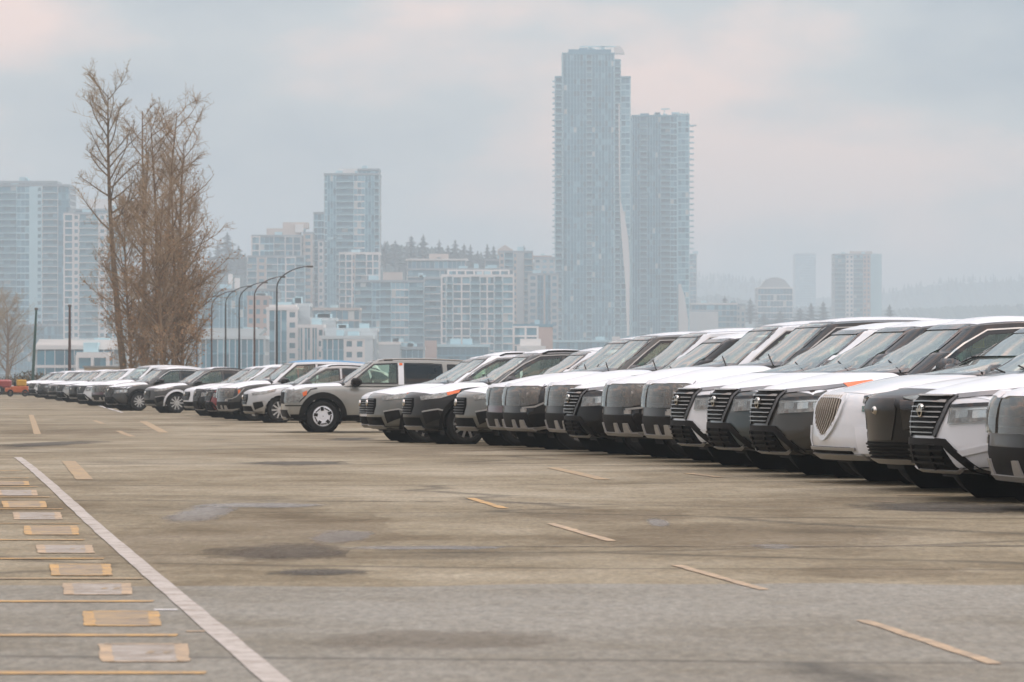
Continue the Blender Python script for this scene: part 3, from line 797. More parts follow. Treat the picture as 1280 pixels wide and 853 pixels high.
# ---- kind B: tall boxy SUV with stacked upright lamps
def kind_b():
    N = 2.48
    P = dict(L=2*N, W=1.97, wr=.38, xa=N-.93, xb=N-.93-2.88, sweep=.25, sp=2.6, blend=.8, rimf=.66,
             nose=[(.2, -.18), (.32, -.05), (.5, 0), (.78, -.01), (.94, -.04), (1.03, -.10), (1.15, -.2)],
             plan=[(N, .90), (N-.3, .955), (N-.9, .985), (0, .97), (-1.4, .98), (-N+.3, .95), (-N, .86)],
             under=[(N, .275), (N-.4, .25), (0, .23), (-N+.4, .27), (-N, .35)],
             shoulder=[(N, .915), (N-.4, .99), (N-.9, 1.06), (N-1.2, 1.085), (0, 1.08), (-1.6, 1.09), (-N, 1.04)],
             crown=[(N, .985), (N-.3, 1.065), (N-.7, 1.135), (N-1.2, 1.19), (1.0, 1.19), (.6, 1.08), (-1.8, 1.08), (-N, 1.08)],
             cabin=dict(xf0=1.22, xf1=.46, xr0=-2.40, xr1=-2.15, w0=.93, w1=.735, z0=1.08, z1=1.715, crown=.065, bow=.13, arc=.06))
    c = Car(P)
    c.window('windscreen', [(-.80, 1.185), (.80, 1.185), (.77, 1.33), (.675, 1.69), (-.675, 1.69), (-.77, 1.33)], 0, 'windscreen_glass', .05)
    c.window('side_window', [(.90, 1.14), (.72, 1.30), (.50, 1.48), (.30, 1.63), (-.25, 1.655), (-.25, 1.13)], 90, 'side_glass', .04, both=True)
    c.window('side_window', [(-.33, 1.13), (-.33, 1.655), (-.80, 1.65), (-1.20, 1.63), (-1.26, 1.13)], 90, 'privacy_glass', .04, both=True)
    c.window('side_window', [(-1.36, 1.14), (-1.30, 1.625), (-1.85, 1.58), (-2.10, 1.24)], 90, 'privacy_glass', .035, both=True)
    c.window('rear_window', [(-.70, 1.2), (.70, 1.2), (.62, 1.6), (-.62, 1.6)], 180, 'privacy_glass', .05)
    c.shell(); c.arches(width=.085); c.wheels('five'); c.cabin_fit()
    c.strip('window_trim', [(.91, 1.142), (.73, 1.305), (.505, 1.485), (.30, 1.638), (-.25, 1.664), (-1.2, 1.640), (-1.9, 1.585)], 90, .013, 'trim', .013, .012, both=True)
    c.hood(N-.09, 1.16, .88); c.roof(.36, -2.05, .64)
    c.doors((1.02, -.29, -1.31), .42, 1.07)
    c.mirrors(.72, 1.18, .92, size=1.1); c.tails()
    g = c.panel('grille', [(-.60, .94), (.60, .94), (.58, .67), (-.58, .67)], 0, 'grille_black', .012, .016, .08)
    for k in range(3):
        z = .88-.08*k; c.strip('bar', [(-.57, z), (.57, z)], 0, .014, 'gloss_black', .016, .012, parent=g)
    h = c.panel('headlight', [(N-.005, .06, 0.930), (N-.13, .80, 0.935), (N-.22, .925, 0.930), (N-.22, .925, 0.710), (N-.13, .80, 0.680), (N-.005, .06, 0.680)], 30, 'lamp_dark', .006, .02, .06, both=True)
    for (y, x, z) in ((.62, N-.06, .83), (.80, N-.13, .83), (.70, N-.08, .745)):
        q, n = c.hit(*c.uv([(x, y, z)], 30)[0], 30, .012); m = MB(); m.lathe([(.006, q.x+.020), (.036, q.x+.012), (.044, q.x-.02)], 16, 'x', c=(0, q.y, q.z)); c.put('lamp_unit', m, 'lamp_inner', h, both=True)
    c.panel('lens', [(N-.005, .04, 0.950), (N-.13, .80, 0.955), (N-.24, .94, 0.950), (N-.24, .94, 0.700), (N-.13, .80, 0.665), (N-.005, .04, 0.665)], 30, 'lamp_film', .036, .035, .06, parent=h, both=True)
    c.strip('lens_brow', [(N-.005, .04, 0.955), (N-.13, .80, 0.960), (N-.24, .94, 0.955)], 30, .035, 'film_white', .040, .02, both=True)
    c.panel('lamp_backing', [(N-.24, .935, 0.940), (N-.34, .965, 0.940), (N-.36, .968, 0.770), (N-.24, .935, 0.710)], 60, 'gloss_black', .010, .015, .05, both=True)
    c.strip('silver_trim', [(N-.56, .985, 0.955), (N-.42, .975, 0.790), (N-.34, .96, 0.710), (N-.22, .925, 0.655), (N-.08, .70, 0.635)], 55, .024, 'satin_silver', .022, .02, both=True)
    c.panel('side_marker', [(N-.40, .975, 0.900), (N-.475, .98, 0.910), (N-.46, .98, 0.800), (N-.41, .975, 0.780)], 75, 'marker', .014, .02, .05, both=True)
    f = c.panel('fog_lamp', [(N-.06, .62, .64), (N-.2, .90, .64), (N-.2, .90, .56), (N-.06, .62, .53)], 32, 'gloss_black', .010, .02, .06, both=True)
    c.panel('lens', [(N-.07, .66, .625), (N-.14, .80, .625), (N-.14, .80, .575), (N-.07, .66, .575)], 32, 'lamp_inner', .024, .015, .05, parent=f, both=True)
    c.panel('lower_intake', [(-.80, .56), (.80, .56), (.86, .33), (-.86, .33)], 0, 'black_plastic', .012, .016, .06)
    for (a, b) in ((.30, .46), (.58, .74)):
        c.panel('skid_block', [(a, .34), (b, .34), (b-.03, .46), (a+.03, .46)], 0, 'satin_silver', .030, .04, .08, both=True)
    c.strip('skid_plate', [(-.82, .325), (.82, .325)], 0, .030, 'satin_silver', .035, .04)
    c.strip('skid_plate', [(N-.12, .78, .325), (N-.24, .93, .335), (N-.42, .975, .36)], 50, .04, 'satin_silver', .018, .03, both=True)
    c.panel('bumper_cladding', [(N-.16, .86, .56), (N-.60, .985, .56), (N-.60, .985, .29), (N-.16, .86, .29)], 65, 'black_plastic', .012, .02, .09, both=True)
    c.strip('bumper_crease', [(N-.16, .86, .56), (N-.48, .98, .60)], 60, .04, 'paint', .018, .02, both=True)
    return c

# ---- kind C: crossover with a shield shaped mesh grille
def kind_c():
    N = 2.36
    P = dict(L=2*N, W=1.91, wr=.365, xa=N-.88, xb=N-.88-2.875, sweep=.36, sp=3.0, blend=1.1, rimf=.70,
             nose=[(.2, -.16), (.28, -.04), (.42, 0), (.60, -.01), (.74, -.04), (.86, -.10), (.95, -.20)],
             plan=[(N, .83), (N-.35, .92), (N-.9, .955), (0, .93), (-1.4, .955), (-N+.3, .9), (-N, .78)],
             under=[(N, .235), (N-.4, .21), (0, .20), (-N+.4, .24), (-N, .33)],
             shoulder=[(N, .83), (N-.45, .90), (N-1.2, .975), (0, .98), (-1.6, 1.0), (-N, .95)],
             crown=[(N, .90), (N-.35, .985), (N-.8, 1.05), (N-1.2, 1.085), (.8, 1.085), (.4, .98), (-1.8, .98), (-N, .98)],
             cabin=dict(xf0=1.10, xf1=.15, xr0=-2.20, xr1=-1.55, w0=.875, w1=.64, z0=.98, z1=1.545, crown=.075, bow=.14, arc=.10))
    c = Car(P)
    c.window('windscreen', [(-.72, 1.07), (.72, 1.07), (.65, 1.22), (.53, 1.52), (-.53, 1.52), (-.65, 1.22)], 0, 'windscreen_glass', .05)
    c.window('side_window', [(.76, 1.04), (.55, 1.18), (.25, 1.36), (-.05, 1.475), (-.38, 1.495), (-.38, 1.035)], 90, 'side_glass', .04, both=True)
    c.window('side_window', [(-.45, 1.035), (-.45, 1.495), (-.90, 1.475), (-1.20, 1.43), (-1.35, 1.05)], 90, 'privacy_glass', .04, both=True)
    c.window('rear_window', [(-.60, 1.1), (.60, 1.1), (.5, 1.42), (-.5, 1.42)], 180, 'privacy_glass', .05)
    c.shell(); c.arches('paint', .05, .012); c.wheels('mesh'); c.cabin_fit()
    c.strip('window_trim', [(.78, 1.042), (.555, 1.185), (.25, 1.37), (-.05, 1.486), (-.4, 1.506), (-.9, 1.486), (-1.25, 1.43), (-1.6, 1.3)], 90, .013, 'chrome', .013, .012, both=True)
    c.hood(N-.16, 1.05, .80); c.roof(.06, -1.5, .56); c.doors((1.0, -.41, -1.36), .36, .965)
    c.mirrors(.58, 1.09, .87); c.tails()
    sh = [(-.30, .855), (.30, .855), (.36, .80), (.34, .68), (.25, .56), (.09, .465), (0, .44), (-.09, .465), (-.25, .56), (-.34, .68), (-.36, .80)]
    sh = chaikin(sh+[sh[0]], 2)[:-1]
    g = c.panel('grille', sh, 0, 'grille_black', .012, .016, .07)
    for k in range(-9, 10):                                    # diamond mesh of curved bars
        for sg in (1,):
            pts = []
            for t in np.linspace(0, 1, 16):
                z = .85-.41*t; y = k*.060+sg*(.34*t-.50*t*t)
                hw = np.interp(z, [.44, .465, .56, .68, .80, .855], [.0, .08, .24, .33, .35, .29])
                if abs(y) < hw: pts.append((y, z))
            if len(pts) > 2: c.strip('bar', pts, 0, .016, 'bronze_mesh', .024, .02, parent=g, res=.12)
    c.strip('grille_surround', sh, 0, .05, 'paint', .024, .03, closed=True)
    lo = c.panel('lower_intake', [(-.52, .36), (.52, .36), (.56, .27), (-.56, .27)], 0, 'grille_black', .012, .016, .08)
    c.strip('skid_plate', [(-.66, .275), (.66, .275)], 0, .04, 'satin_silver', .03, .03)
    c.strip('skid_plate', [(-.60, .345), (.60, .345)], 0, .028, 'satin_silver', .028, .02)
    c.panel('air_curtain', [(N-.40, .80, .56), (N-.52, .90, .60), (N-.54, .90, .36), (N-.46, .85, .34)], 48, 'gloss_black', .006, .01, .05, both=True)
    c.panel('bumper_film', [(N-.17, .55, .56), (N-.36, .78, .56), (N-.42, .82, .31), (N-.20, .58, .31)], 42, 'film_white', .022, .02, .07, both=True)
    for i, (z0, z1, m_) in enumerate(((.785, .83, 'lamp_inner'), (.705, .755, 'green_film'))):
        h = c.panel('headlight', [(N-.22, .58, z1), (N-.46, .84, z1+.012), (N-.70, .93, z1+.02), (N-.70, .93, z0+.025), (N-.46, .84, z0+.01), (N-.22, .58, z0)], 50, m_, .010, .016, .06, both=True)
        c.panel('lens', [(N-.22, .58, z1), (N-.46, .84, z1+.012), (N-.70, .93, z1+.02), (N-.70, .93, z0+.025), (N-.46, .84, z0+.01), (N-.22, .58, z0)], 50, 'lamp_glass', .018, .01, .06, parent=h, both=True)
    c.strip('lamp_brow', [(N-.22, .57, .845), (N-.46, .84, .862), (N-.72, .935, .88)], 50, .018, 'gloss_black', .014, .014, both=True)
    return c

# ---- kind D: low nosed electric crossover with a closed prism front
def kind_d():
    N = 2.34
    P = dict(L=2*N, W=1.86, wr=.36, xa=N-.90, xb=N-.90-2.85, sweep=.42, sp=2.2, blend=1.0, rimf=.66,
             nose=[(.2, -.2), (.30, -.08), (.45, -.03), (.62, -.02), (.80, 0), (.90, -.03), (1.0, -.12)],
             plan=[(N, .80), (N-.35, .89), (N-.9, .93), (0, .905), (-1.4, .93), (-N+.3, .88), (-N, .78)],
             under=[(N, .25), (N-.4, .22), (0, .2), (-N+.4, .25), (-N, .33)],
             shoulder=[(N, .81), (N-.45, .90), (N-1.2, .99), (0, .99), (-1.6, 1.0), (-N, .96)],
             crown=[(N, .87), (N-.35, .955), (N-1.2, 1.06), (.8, 1.06), (.4, .98), (-1.8, .98), (-N, .98)],
             cabin=dict(xf0=1.15, xf1=.18, xr0=-2.22, xr1=-1.6, w0=.86, w1=.64, z0=.98, z1=1.56, crown=.07, bow=.14, arc=.10))
    c = Car(P)
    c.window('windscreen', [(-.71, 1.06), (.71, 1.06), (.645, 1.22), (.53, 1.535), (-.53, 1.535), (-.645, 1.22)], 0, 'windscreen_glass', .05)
    c.window('side_window', [(.80, 1.04), (.60, 1.18), (.30, 1.36), (0, 1.485), (-.34, 1.505), (-.34, 1.035)], 90, 'side_glass', .04, both=True)
    c.window('side_window', [(-.41, 1.035), (-.41, 1.505), (-.90, 1.485), (-1.2, 1.44), (-1.33, 1.05)], 90, 'privacy_glass', .04, both=True)
    c.window('rear_window', [(-.60, 1.1), (.60, 1.1), (.5, 1.42), (-.5, 1.42)], 180, 'privacy_glass', .05)
    c.shell(); c.arches('black_plastic', .12, .02); c.wheels('five'); c.cabin_fit()
    c.strip('window_trim', [(.83, 1.045), (.61, 1.20), (.30, 1.385), (0, 1.51), (-.4, 1.53), (-.9, 1.51), (-1.3, 1.45)], 90, .02, 'gloss_black', .013, .012, both=True)
    c.hood(N-.34, 1.10, .76); c.roof(.08, -1.55, .56); c.doors((1.0, -.37, -1.33), .36, .965)
    c.mirrors(.62, 1.08, .86); c.tails()
    c.panel('nose_cover', [(-.30, .845), (.30, .845), (.36, .76), (.26, .47), (-.26, .47), (-.36, .76)], 0, 'nose', .010, .014, .07)
    x0 = c.hit(0, .74, 0, .016)[0].x
    m = MB(); m.lathe([(.01, x0+.02), (.030, x0+.016), (.042, x0-.01)], 20, 'x', c=(0, 0, .74)); e = c.add('emblem', m, 'chrome')
    m = MB(); m.lathe([(.004, x0+.023), (.019, x0+.021), (.021, x0+.01)], 20, 'x', c=(0, 0, .74)); c.add('emblem_centre', m, 'gloss_black', e)
    c.panel('lamp_mask', [(N-.13, .34, .83), (N-.48, .82, .87), (N-.62, .90, .85), (N-.52, .86, .70), (N-.14, .38, .56)], 45, 'gloss_black', .008, .015, .07, both=True)
    h = c.panel('headlight', [(N-.14, .36, .85), (N-.48, .82, .90), (N-.66, .905, .905), (N-.52, .85, .865), (N-.24, .52, .815)], 45, 'lamp_inner', .016, .015, .06, both=True)
    c.panel('lens', [(N-.14, .36, .85), (N-.48, .82, .90), (N-.66, .905, .905), (N-.52, .85, .865), (N-.24, .52, .815)], 45, 'lamp_glass', .026, .012, .06, parent=h, both=True)
    c.panel('corner_cladding', [(N-.24, .52, .53), (N-.52, .86, .67), (N-.62, .90, .66), (N-.62, .90, .28), (N-.24, .52, .28)], 45, 'black_plastic', .014, .02, .08, both=True)
    c.panel('lower_intake', [(-.46, .45), (.46, .45), (.52, .29), (-.52, .29)], 0, 'grille_black', .01, .01, .08)
    for z in (.43, .40, .37, .34, .31): c.strip('bar', [(-.48, z), (.48, z)], 0, .014, 'black_plastic', .026, .02)
    c.strip('skid_plate', [(-.56, .285), (.56, .285)], 0, .035, 'satin_silver', .03, .03)
    return c

# ---- kind E: upright SUV seen from the side
def kind_e():
    N = 2.42
    P = dict(L=2*N, W=1.90, wr=.378, xa=N-.89, xb=N-.89-2.815, sweep=.17, sp=3.4, blend=.7, rimf=.66,
             nose=[(.2, -.16), (.32, -.05), (.5, 0), (.75, 0), (.95, -.03), (1.05, -.09), (1.15, -.2)],
             plan=[(N, .87), (N-.3, .92), (N-.9, .95), (0, .94), (-1.4, .95), (-N+.3, .93), (-N, .86)],
             under=[(N, .29), (N-.4, .26), (0, .25), (-N+.4, .29), (-N, .36)],
             shoulder=[(N, .995), (N-.5, 1.045), (N-1.2, 1.075), (0, 1.08), (-1.6, 1.09), (-N, 1.05)],
             crown=[(N, 1.04), (N-.4, 1.10), (N-1.2, 1.145), (1.0, 1.15), (.6, 1.08), (-1.8, 1.08), (-N, 1.08)],
             cabin=dict(xf0=1.20, xf1=.42, xr0=-2.34, xr1=-2.18, w0=.905, w1=.735, z0=1.07, z1=1.66, crown=.055, bow=.12, arc=.045))
    c = Car(P)
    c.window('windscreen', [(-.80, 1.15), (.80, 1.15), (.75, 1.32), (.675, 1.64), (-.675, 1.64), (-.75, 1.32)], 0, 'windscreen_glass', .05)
    c.window('side_window', [(.90, 1.13), (.72, 1.28), (.50, 1.46), (.34, 1.58), (-.20, 1.60), (-.20, 1.12)], 90, 'side_glass', .035, both=True)
    c.window('side_window', [(-.36, 1.12), (-.36, 1.60), (-.80, 1.595), (-1.24, 1.575), (-1.26, 1.12)], 90, 'privacy_glass', .035, both=True)
    c.window('side_window', [(-1.38, 1.14), (-1.36, 1.57), (-1.95, 1.545), (-2.02, 1.18)], 90, 'privacy_glass', .03, both=True)
    c.window('rear_window', [(-.70, 1.2), (.70, 1.2), (.62, 1.55), (-.62, 1.55)], 180, 'privacy_glass', .05)
    c.shell(); c.arches(width=.13, lip=.025); c.wheels('slots'); c.cabin_fit()
    c.hood(N-.08, 1.16, .84); c.roof(.30, -2.1, .64); c.doors((1.0, -.28, -1.31), .42, 1.06)
    c.mirrors(.76, 1.16, .905, size=1.12); c.rails(.25, -2.0, 'satin_silver'); c.tails()
    c.strip('rail_gap', [(.1, .69), (-.1, .69)], 'T', .03, 'gloss_black', .02, .02, both=True)
    c.panel('pillar_film', [(-.22, 1.10), (-.22, 1.60), (-.345, 1.60), (-.345, 1.10)], 90, 'film_white', .012, .008, .1, both=True)
    c.panel('red_tag', [(-.245, 1.545), (-.245, 1.60), (-.32, 1.60), (-.32, 1.545)], 90, 'amber_lens', .022, .006, .1, both=False)
    g = c.panel('grille', [(-.55, .93), (.55, .93), (.55, .66), (-.55, .66)], 0, 'grille_black', .012, .016, .08)
    for k in range(4): c.strip('bar', [(-.54, .90-.065*k), (.54, .90-.065*k)], 0, .028, 'black_plastic', .026, .026, parent=g)
    h = c.panel('headlight', [(N-.05, .58, .96), (N-.20, .90, .97), (N-.32, .935, .97), (N-.32, .935, .72), (N-.20, .90, .70), (N-.05, .58, .70)], 40, 'lamp_inner', .006, .02, .06, both=True)
    c.panel('lens', [(N-.045, .57, .97), (N-.20, .90, .98), (N-.33, .938, .98), (N-.33, .938, .71), (N-.20, .90, .69), (N-.045, .57, .69)], 40, 'lamp_glass', .026, .03, .06, parent=h, both=True)
    c.panel('side_marker', [(N-.41, .94, .92), (N-.52, .945, .965), (N-.51, .945, .87), (N-.43, .94, .83)], 80, 'amber_lens', .014, .02, .05, both=True)
    c.strip('lamp_seam', [(N-.33, .938, .70), (N-.44, .945, .80), (N-.60, .948, .995), (N-.75, .95, 1.02)], 80, .022, 'gloss_black', .008, .012, both=True)
    c.panel('lower_intake', [(-.75, .52), (.75, .52), (.78, .34), (-.78, .34)], 0, 'black_plastic', .012, .016, .06)
    c.strip('skid_plate', [(-.55, .335), (.55, .335)], 0, .05, 'satin_silver', .035, .04)
    c.strip('bumper_crease', [(N-.06, .6, .62), (N-.16, .86, .62), (N-.42, .94, .62)], 60, .025, 'black_plastic', .008, .012, both=True)
    c.panel('bumper_cladding', [(N-.14, .84, .42), (N-.5, .945, .42), (N-.5, .945, .305), (N-.14, .84, .305)], 65, 'black_plastic', .012, .02, .09, both=True)
    return c

# ---- kind F: rounded crossover with slim wrap round lamps
def kind_f():
    N = 2.30
    P = dict(L=2*N, W=1.84, wr=.36, xa=N-.90, xb=N-.90-2.68, sweep=.36, sp=2.2, blend=1.0, rimf=.70,
             nose=[(.2, -.18), (.30, -.05), (.48, 0), (.68, -.01), (.85, -.04), (.94, -.10), (1.02, -.2)],
             plan=[(N, .81), (N-.35, .89), (N-.9, .92), (0, .905), (-1.4, .92), (-N+.3, .88), (-N, .78)],
             under=[(N, .245), (N-.4, .22), (0, .21), (-N+.4, .25), (-N, .33)],
             shoulder=[(N, .84), (N-.5, .92), (N-1.2, .985), (0, .99), (-1.6, 1.01), (-N, .96)],
             crown=[(N, .895), (N-.35, .98), (N-.8, 1.05), (N-1.2, 1.085), (.8, 1.08), (.4, .98), (-1.8, .98), (-N, .98)],
             cabin=dict(xf0=1.12, xf1=.25, xr0=-2.2, xr1=-1.70, w0=.865, w1=.645, z0=.99, z1=1.57, crown=.075, bow=.14, arc=.09))
    c = Car(P)
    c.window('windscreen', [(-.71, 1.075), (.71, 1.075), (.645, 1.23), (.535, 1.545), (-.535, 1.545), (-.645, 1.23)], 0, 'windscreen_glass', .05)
    c.window('side_window', [(.80, 1.05), (.62, 1.18), (.34, 1.36), (.06, 1.495), (-.32, 1.515), (-.32, 1.045)], 90, 'side_glass', .04, both=True)
    c.window('side_window', [(-.39, 1.045), (-.39, 1.515), (-.80, 1.505), (-1.12, 1.47), (-1.22, 1.05)], 90, 'privacy_glass', .04, both=True)
    c.window('side_window', [(-1.30, 1.07), (-1.20, 1.455), (-1.5, 1.40), (-1.74, 1.25)], 90, 'privacy_glass', .035, both=True)
    c.window('rear_window', [(-.62, 1.1), (.62, 1.1), (.52, 1.45), (-.52, 1.45)], 180, 'privacy_glass', .05)
    c.shell(); c.arches('arch', .07); c.wheels('ten'); c.cabin_fit()
    c.strip('window_trim', [(.83, 1.055), (.63, 1.20), (.34, 1.385), (.06, 1.52), (-.32, 1.54), (-.8, 1.53), (-1.2, 1.48), (-1.6, 1.39)], 90, .013, 'trim', .013, .012, both=True)
    c.hood(N-.12, 1.06, .79); c.roof(.15, -1.62, .56); c.doors((1.0, -.35, -1.27), .36, .97)
    c.mirrors(.62, 1.09, .86); c.rails(0, -1.5); c.tails()
    g = c.panel('grille', [(-.36, .80), (.36, .80), (.40, .68), (.32, .52), (-.32, .52), (-.40, .68)], 0, 'grille_black', .012, .016, .08)
    for k in range(6): c.strip('bar', [(-.34, .775-.045*k), (.34, .775-.045*k)], 0, .012, 'bar', .026, .024, parent=g)
    m = MB(); x0 = c.hit(0, .72, 0, .04)[0].x; m.lathe([(.01, x0+.012), (.055, x0+.010), (.06, x0-.01)], 20, 'x', c=(0, 0, .72)); c.add('emblem', m, 'chrome', g)
    h = c.panel('headlight', [(N-.20, .50, .825), (N-.46, .82, .875), (N-.74, .905, .925), (N-.72, .905, .885), (N-.46, .83, .805), (N-.22, .54, .765)], 50, 'lamp_inner', .008, .015, .06, both=True)
    c.panel('lens', [(N-.20, .50, .832), (N-.46, .82, .882), (N-.75, .906, .932), (N-.73, .906, .88), (N-.46, .83, .798), (N-.22, .54, .758)], 50, 'lamp_glass', .020, .02, .06, parent=h, both=True)
    c.panel('side_marker', [(N-.54, .865, .885), (N-.78, .91, .935), (N-.74, .908, .885), (N-.56, .868, .842)], 70, 'marker', .024, .015, .05, both=True)
    c.panel('fog_pocket', [(N-.22, .60, .56), (N-.42, .82, .60), (N-.46, .84, .46), (N-.26, .66, .36)], 45, 'black_plastic', .010, .015, .07, both=True)
    c.strip('fog_trim', [(N-.22, .60, .57), (N-.42, .82, .615), (N-.5, .86, .59)], 45, .024, 'satin_silver', .020, .02, both=True)
    c.panel('lower_intake', [(-.58, .47), (.58, .47), (.62, .32), (-.62, .32)], 0, 'grille_black', .006, .01, .08)
    c.strip('skid_plate', [(-.58, .30), (.58, .30)], 0, .05, 'satin_silver', .03, .03)
    c.strip('bumper_lip', [(N-.16, .58, .27), (N-.38, .82, .27), (N-.6, .90, .28)], 55, .08, 'black_plastic', .012, .03, both=True)
    return c

KINDS = dict(A=kind_a(), B=kind_b(), C=kind_c(), D=kind_d(), E=kind_e(), F=kind_f())

FILM = MATS['film_white']; GB = MATS['gloss_black']
def palette(body, hood='film', roof='film', marker=False, bar='dark_chrome', face='alloy', trim='satin_silver', pillar=None, mirror=None, arch='black_plastic', nose=None):
    p = PAINT[body]; film = lambda k: FILM if k == 'film' else (p if k == 'paint' else (PAINT.get(k) or MATS[k]))
    return dict(paint=p, hood=film(hood), roof=film(roof), pillar=film(pillar) if pillar else p, marker=MATS['amber_lens'] if marker else MATS['lamp_inner'], bar=MATS[bar], grille_trim=MATS['dark_alloy'],
                drl=MATS['drl_grey'], wheel_face=MATS[face], wheel_barrel=MATS['dark_alloy'], trim=MATS[trim], mirror=film(mirror) if mirror else GB, handle=p, arch=film(arch), nose=film(nose) if nose else p)

# (kind, nose pixel x, metres away, degrees of front turned to us, palette, label, extra)
CARS = [
 ('B', 1250, 28.9, 15.0, palette('graphite', hood='film'), 'dark grey boxy SUV cut off by the photo edge, nearest car of the row', 'suv'),
 ('A', 1152, 31.2, 20.5, palette('white', pillar='white', marker=True), 'white crossover with barred V grille, second car in the row counting from the photo edge', 'crossover'),
 ('D', 1094, 33.6, 23, palette('black', nose='graphite', pillar='gloss_black'), 'black crossover with closed prism nose and round badge beside the white shield-grille car', 'crossover'),
 ('C', 1030, 35.8, 20, palette('white', hood='paint', pillar='gloss_black'), 'white crossover with bronze mesh shield grille and green film on its lamps', 'crossover'),
 ('A', 948, 38.0, 18, palette('charcoal', marker=True, pillar='gloss_black'), 'charcoal barred-grille crossover with bright orange marker, beside the white shield-grille car', 'crossover'),
 ('A', 893, 40.2, 17, palette('teal', pillar='gloss_black'), 'dark teal barred-grille crossover between the charcoal and the white barred-grille ones', 'crossover'),
 ('A', 847, 42.4, 16.4, palette('white', pillar='white'), 'white barred-grille crossover between a black boxy SUV and the dark teal crossover', 'crossover'),
 ('B', 810, 44.7, 12.5, palette('black', roof='film', pillar='gloss_black', marker=False), 'black boxy SUV with stacked lamps, next to the white barred-grille crossover', 'suv'),
 ('B', 760, 46.9, 12.0, palette('black', marker=True, pillar='white'), 'black boxy SUV with white pillars and orange marker, in the middle of the row', 'suv'),
 ('A', 711, 49.2, 14.0, palette('black', pillar='black'), 'black barred-grille crossover between two black boxy SUVs', 'crossover'),
 ('B', 687, 51.4, 11.5, palette('black', pillar='white'), 'black boxy SUV half hidden behind the black barred-grille crossover', 'suv'),
 ('B', 634, 53.6, 11.5, palette('graphite', marker=True, pillar='charcoal'), 'charcoal boxy SUV with orange marker, standing beside the maroon boxy one', 'suv'),
 ('B', 613, 56.0, 11.5, palette('maroon', pillar='charcoal'), 'maroon boxy SUV of which only the nose shows past the charcoal boxy one', 'suv'),
 ('F', 571, 58.2, 13.0, palette('olive', marker=False, pillar='white', bar='dark_alloy'), 'olive grey crossover with slim lamps beside the maroon boxy SUV', 'crossover'),
 ('F', 506, 60.4, 12.0, palette('graphite', marker=True, pillar='charcoal', bar='dark_alloy'), 'dark grey crossover with slim lamps and white hood film, second after the silver SUV', 'crossover'),
 ('F', 460, 62.8, 10.5, palette('olive', hood='film', pillar='film', marker=True, bar='dark_alloy'), 'grey-green crossover with chrome ten spoke wheel showing, next after the silver SUV', 'crossover'),
 ('F', 451, 66.0, 10.0, palette('white', pillar='white'), 'white crossover mostly hidden between the silver SUV and the grey-green crossover', 'crossover'),
 ('E', 352, 79.0, 4.0, palette('sage', face='film_alloy', hood='film', roof='paint', mirror='black_plastic', marker=True), 'silver grey upright SUV seen side-on with white slotted wheels', 'suv'),
 ('F', 304, 95.5, 9.0, palette('silver', pillar='silver', arch='paint', hood='film'), 'silver crossover with chrome wheel, parked beside the side-on silver SUV', 'crossover'),
 ('B', 273, 99.5, 10.0, palette('charcoal', hood='film', roof='blue_film', marker=True, pillar='white'), 'dark grey SUV with blue film on its roof', 'suv'),
 ('A', 259, 103.5, 14.0, palette('red', pillar='red'), 'dark red SUV nose between the blue-roofed SUV and a black SUV', 'suv'),
 ('A', 244, 107.5, 15.0, palette('black', pillar='white'), 'black SUV with white pillars just past the dark red SUV', 'suv'),
 ('F', 231, 112.0, 16.0, palette('white', pillar='white'), 'white crossover beside the dark SUV with pale wheel arches', 'crossover'),
 ('F', 182, 121.5, 16.0, palette('charcoal', arch='film', hood='film'), 'dark crossover with pale wheel arches in front of the bare trees', 'crossover'),
 ('A', 135, 129.5, 22.0, palette('charcoal', hood='film', pillar='charcoal'), 'charcoal crossover turned towards us beside the white line, below the bare trees', 'crossover'),
 ('B', 120, 140.0, 22.0, palette('maroon', pillar='white'), 'dark maroon SUV behind the charcoal crossover by the white line', 'suv'),
 ('A', 100, 152.0, 24.0, palette('white', pillar='white'), 'white crossover at the end of the painted white line', 'crossover'),
 ('F', 89, 162.0, 24.0, palette('black', pillar='black'), 'black crossover just past the end of the painted white line', 'crossover'),
 ('A', 74, 173.0, 26.0, palette('silver', pillar='silver'), 'small far silver crossover, fifth from the far end of the row', 'crossover'),
 ('F', 63, 185.0, 26.0, palette('grey', pillar='white'), 'small far grey crossover, fourth from the far end of the row', 'crossover'),
 ('A', 50, 198.0, 27.0, palette('charcoal', pillar='charcoal'), 'small far charcoal crossover, third from the far end of the row', 'crossover'),
 ('A', 39, 213.0, 28.0, palette('white', pillar='white'), 'small far white crossover, last but one at the far end of the row', 'crossover'),
 ('F', 26, 234.0, 18.0, palette('black', pillar='black'), 'black crossover at the far end of the row, beside the yellow tractor', 'crossover'),
]
for i, (k, px, d, phi, pal, label, cat) in enumerate(CARS):
    d *= 1.0 if i <= 6 else (1.075 if i >= 17 else 1+.055*(i-6)/10)
    X = wx(px, d); t = math.atan2(X, d); ph = R(phi)
    fx = -math.cos(ph)*math.cos(t)-math.sin(ph)*math.sin(t); fy = math.cos(ph)*math.sin(t)-math.sin(ph)*math.cos(t)
    N = KINDS[k].P['L']/2; h = math.atan2(fy, fx)
    cx, cy = X-fx*N, d-fy*N
    z = zg(cy)-(.05 if i == 0 else 0)
    car_root = instantiate(KINDS[k], label, cat, 'new cars parked in one long row', (cx, cy, z), h, pal, 'parked_car')
    if 'bright orange marker' in label:                            # a yellow sheet stands inside its windscreen
        m = MB(); m.rbox(-.02, .0, .10, .40, 1.34, 1.50, .006); m.build('yellow_paper', pbr('yellow_paper', (.55, .42, .04), .7), car_root)

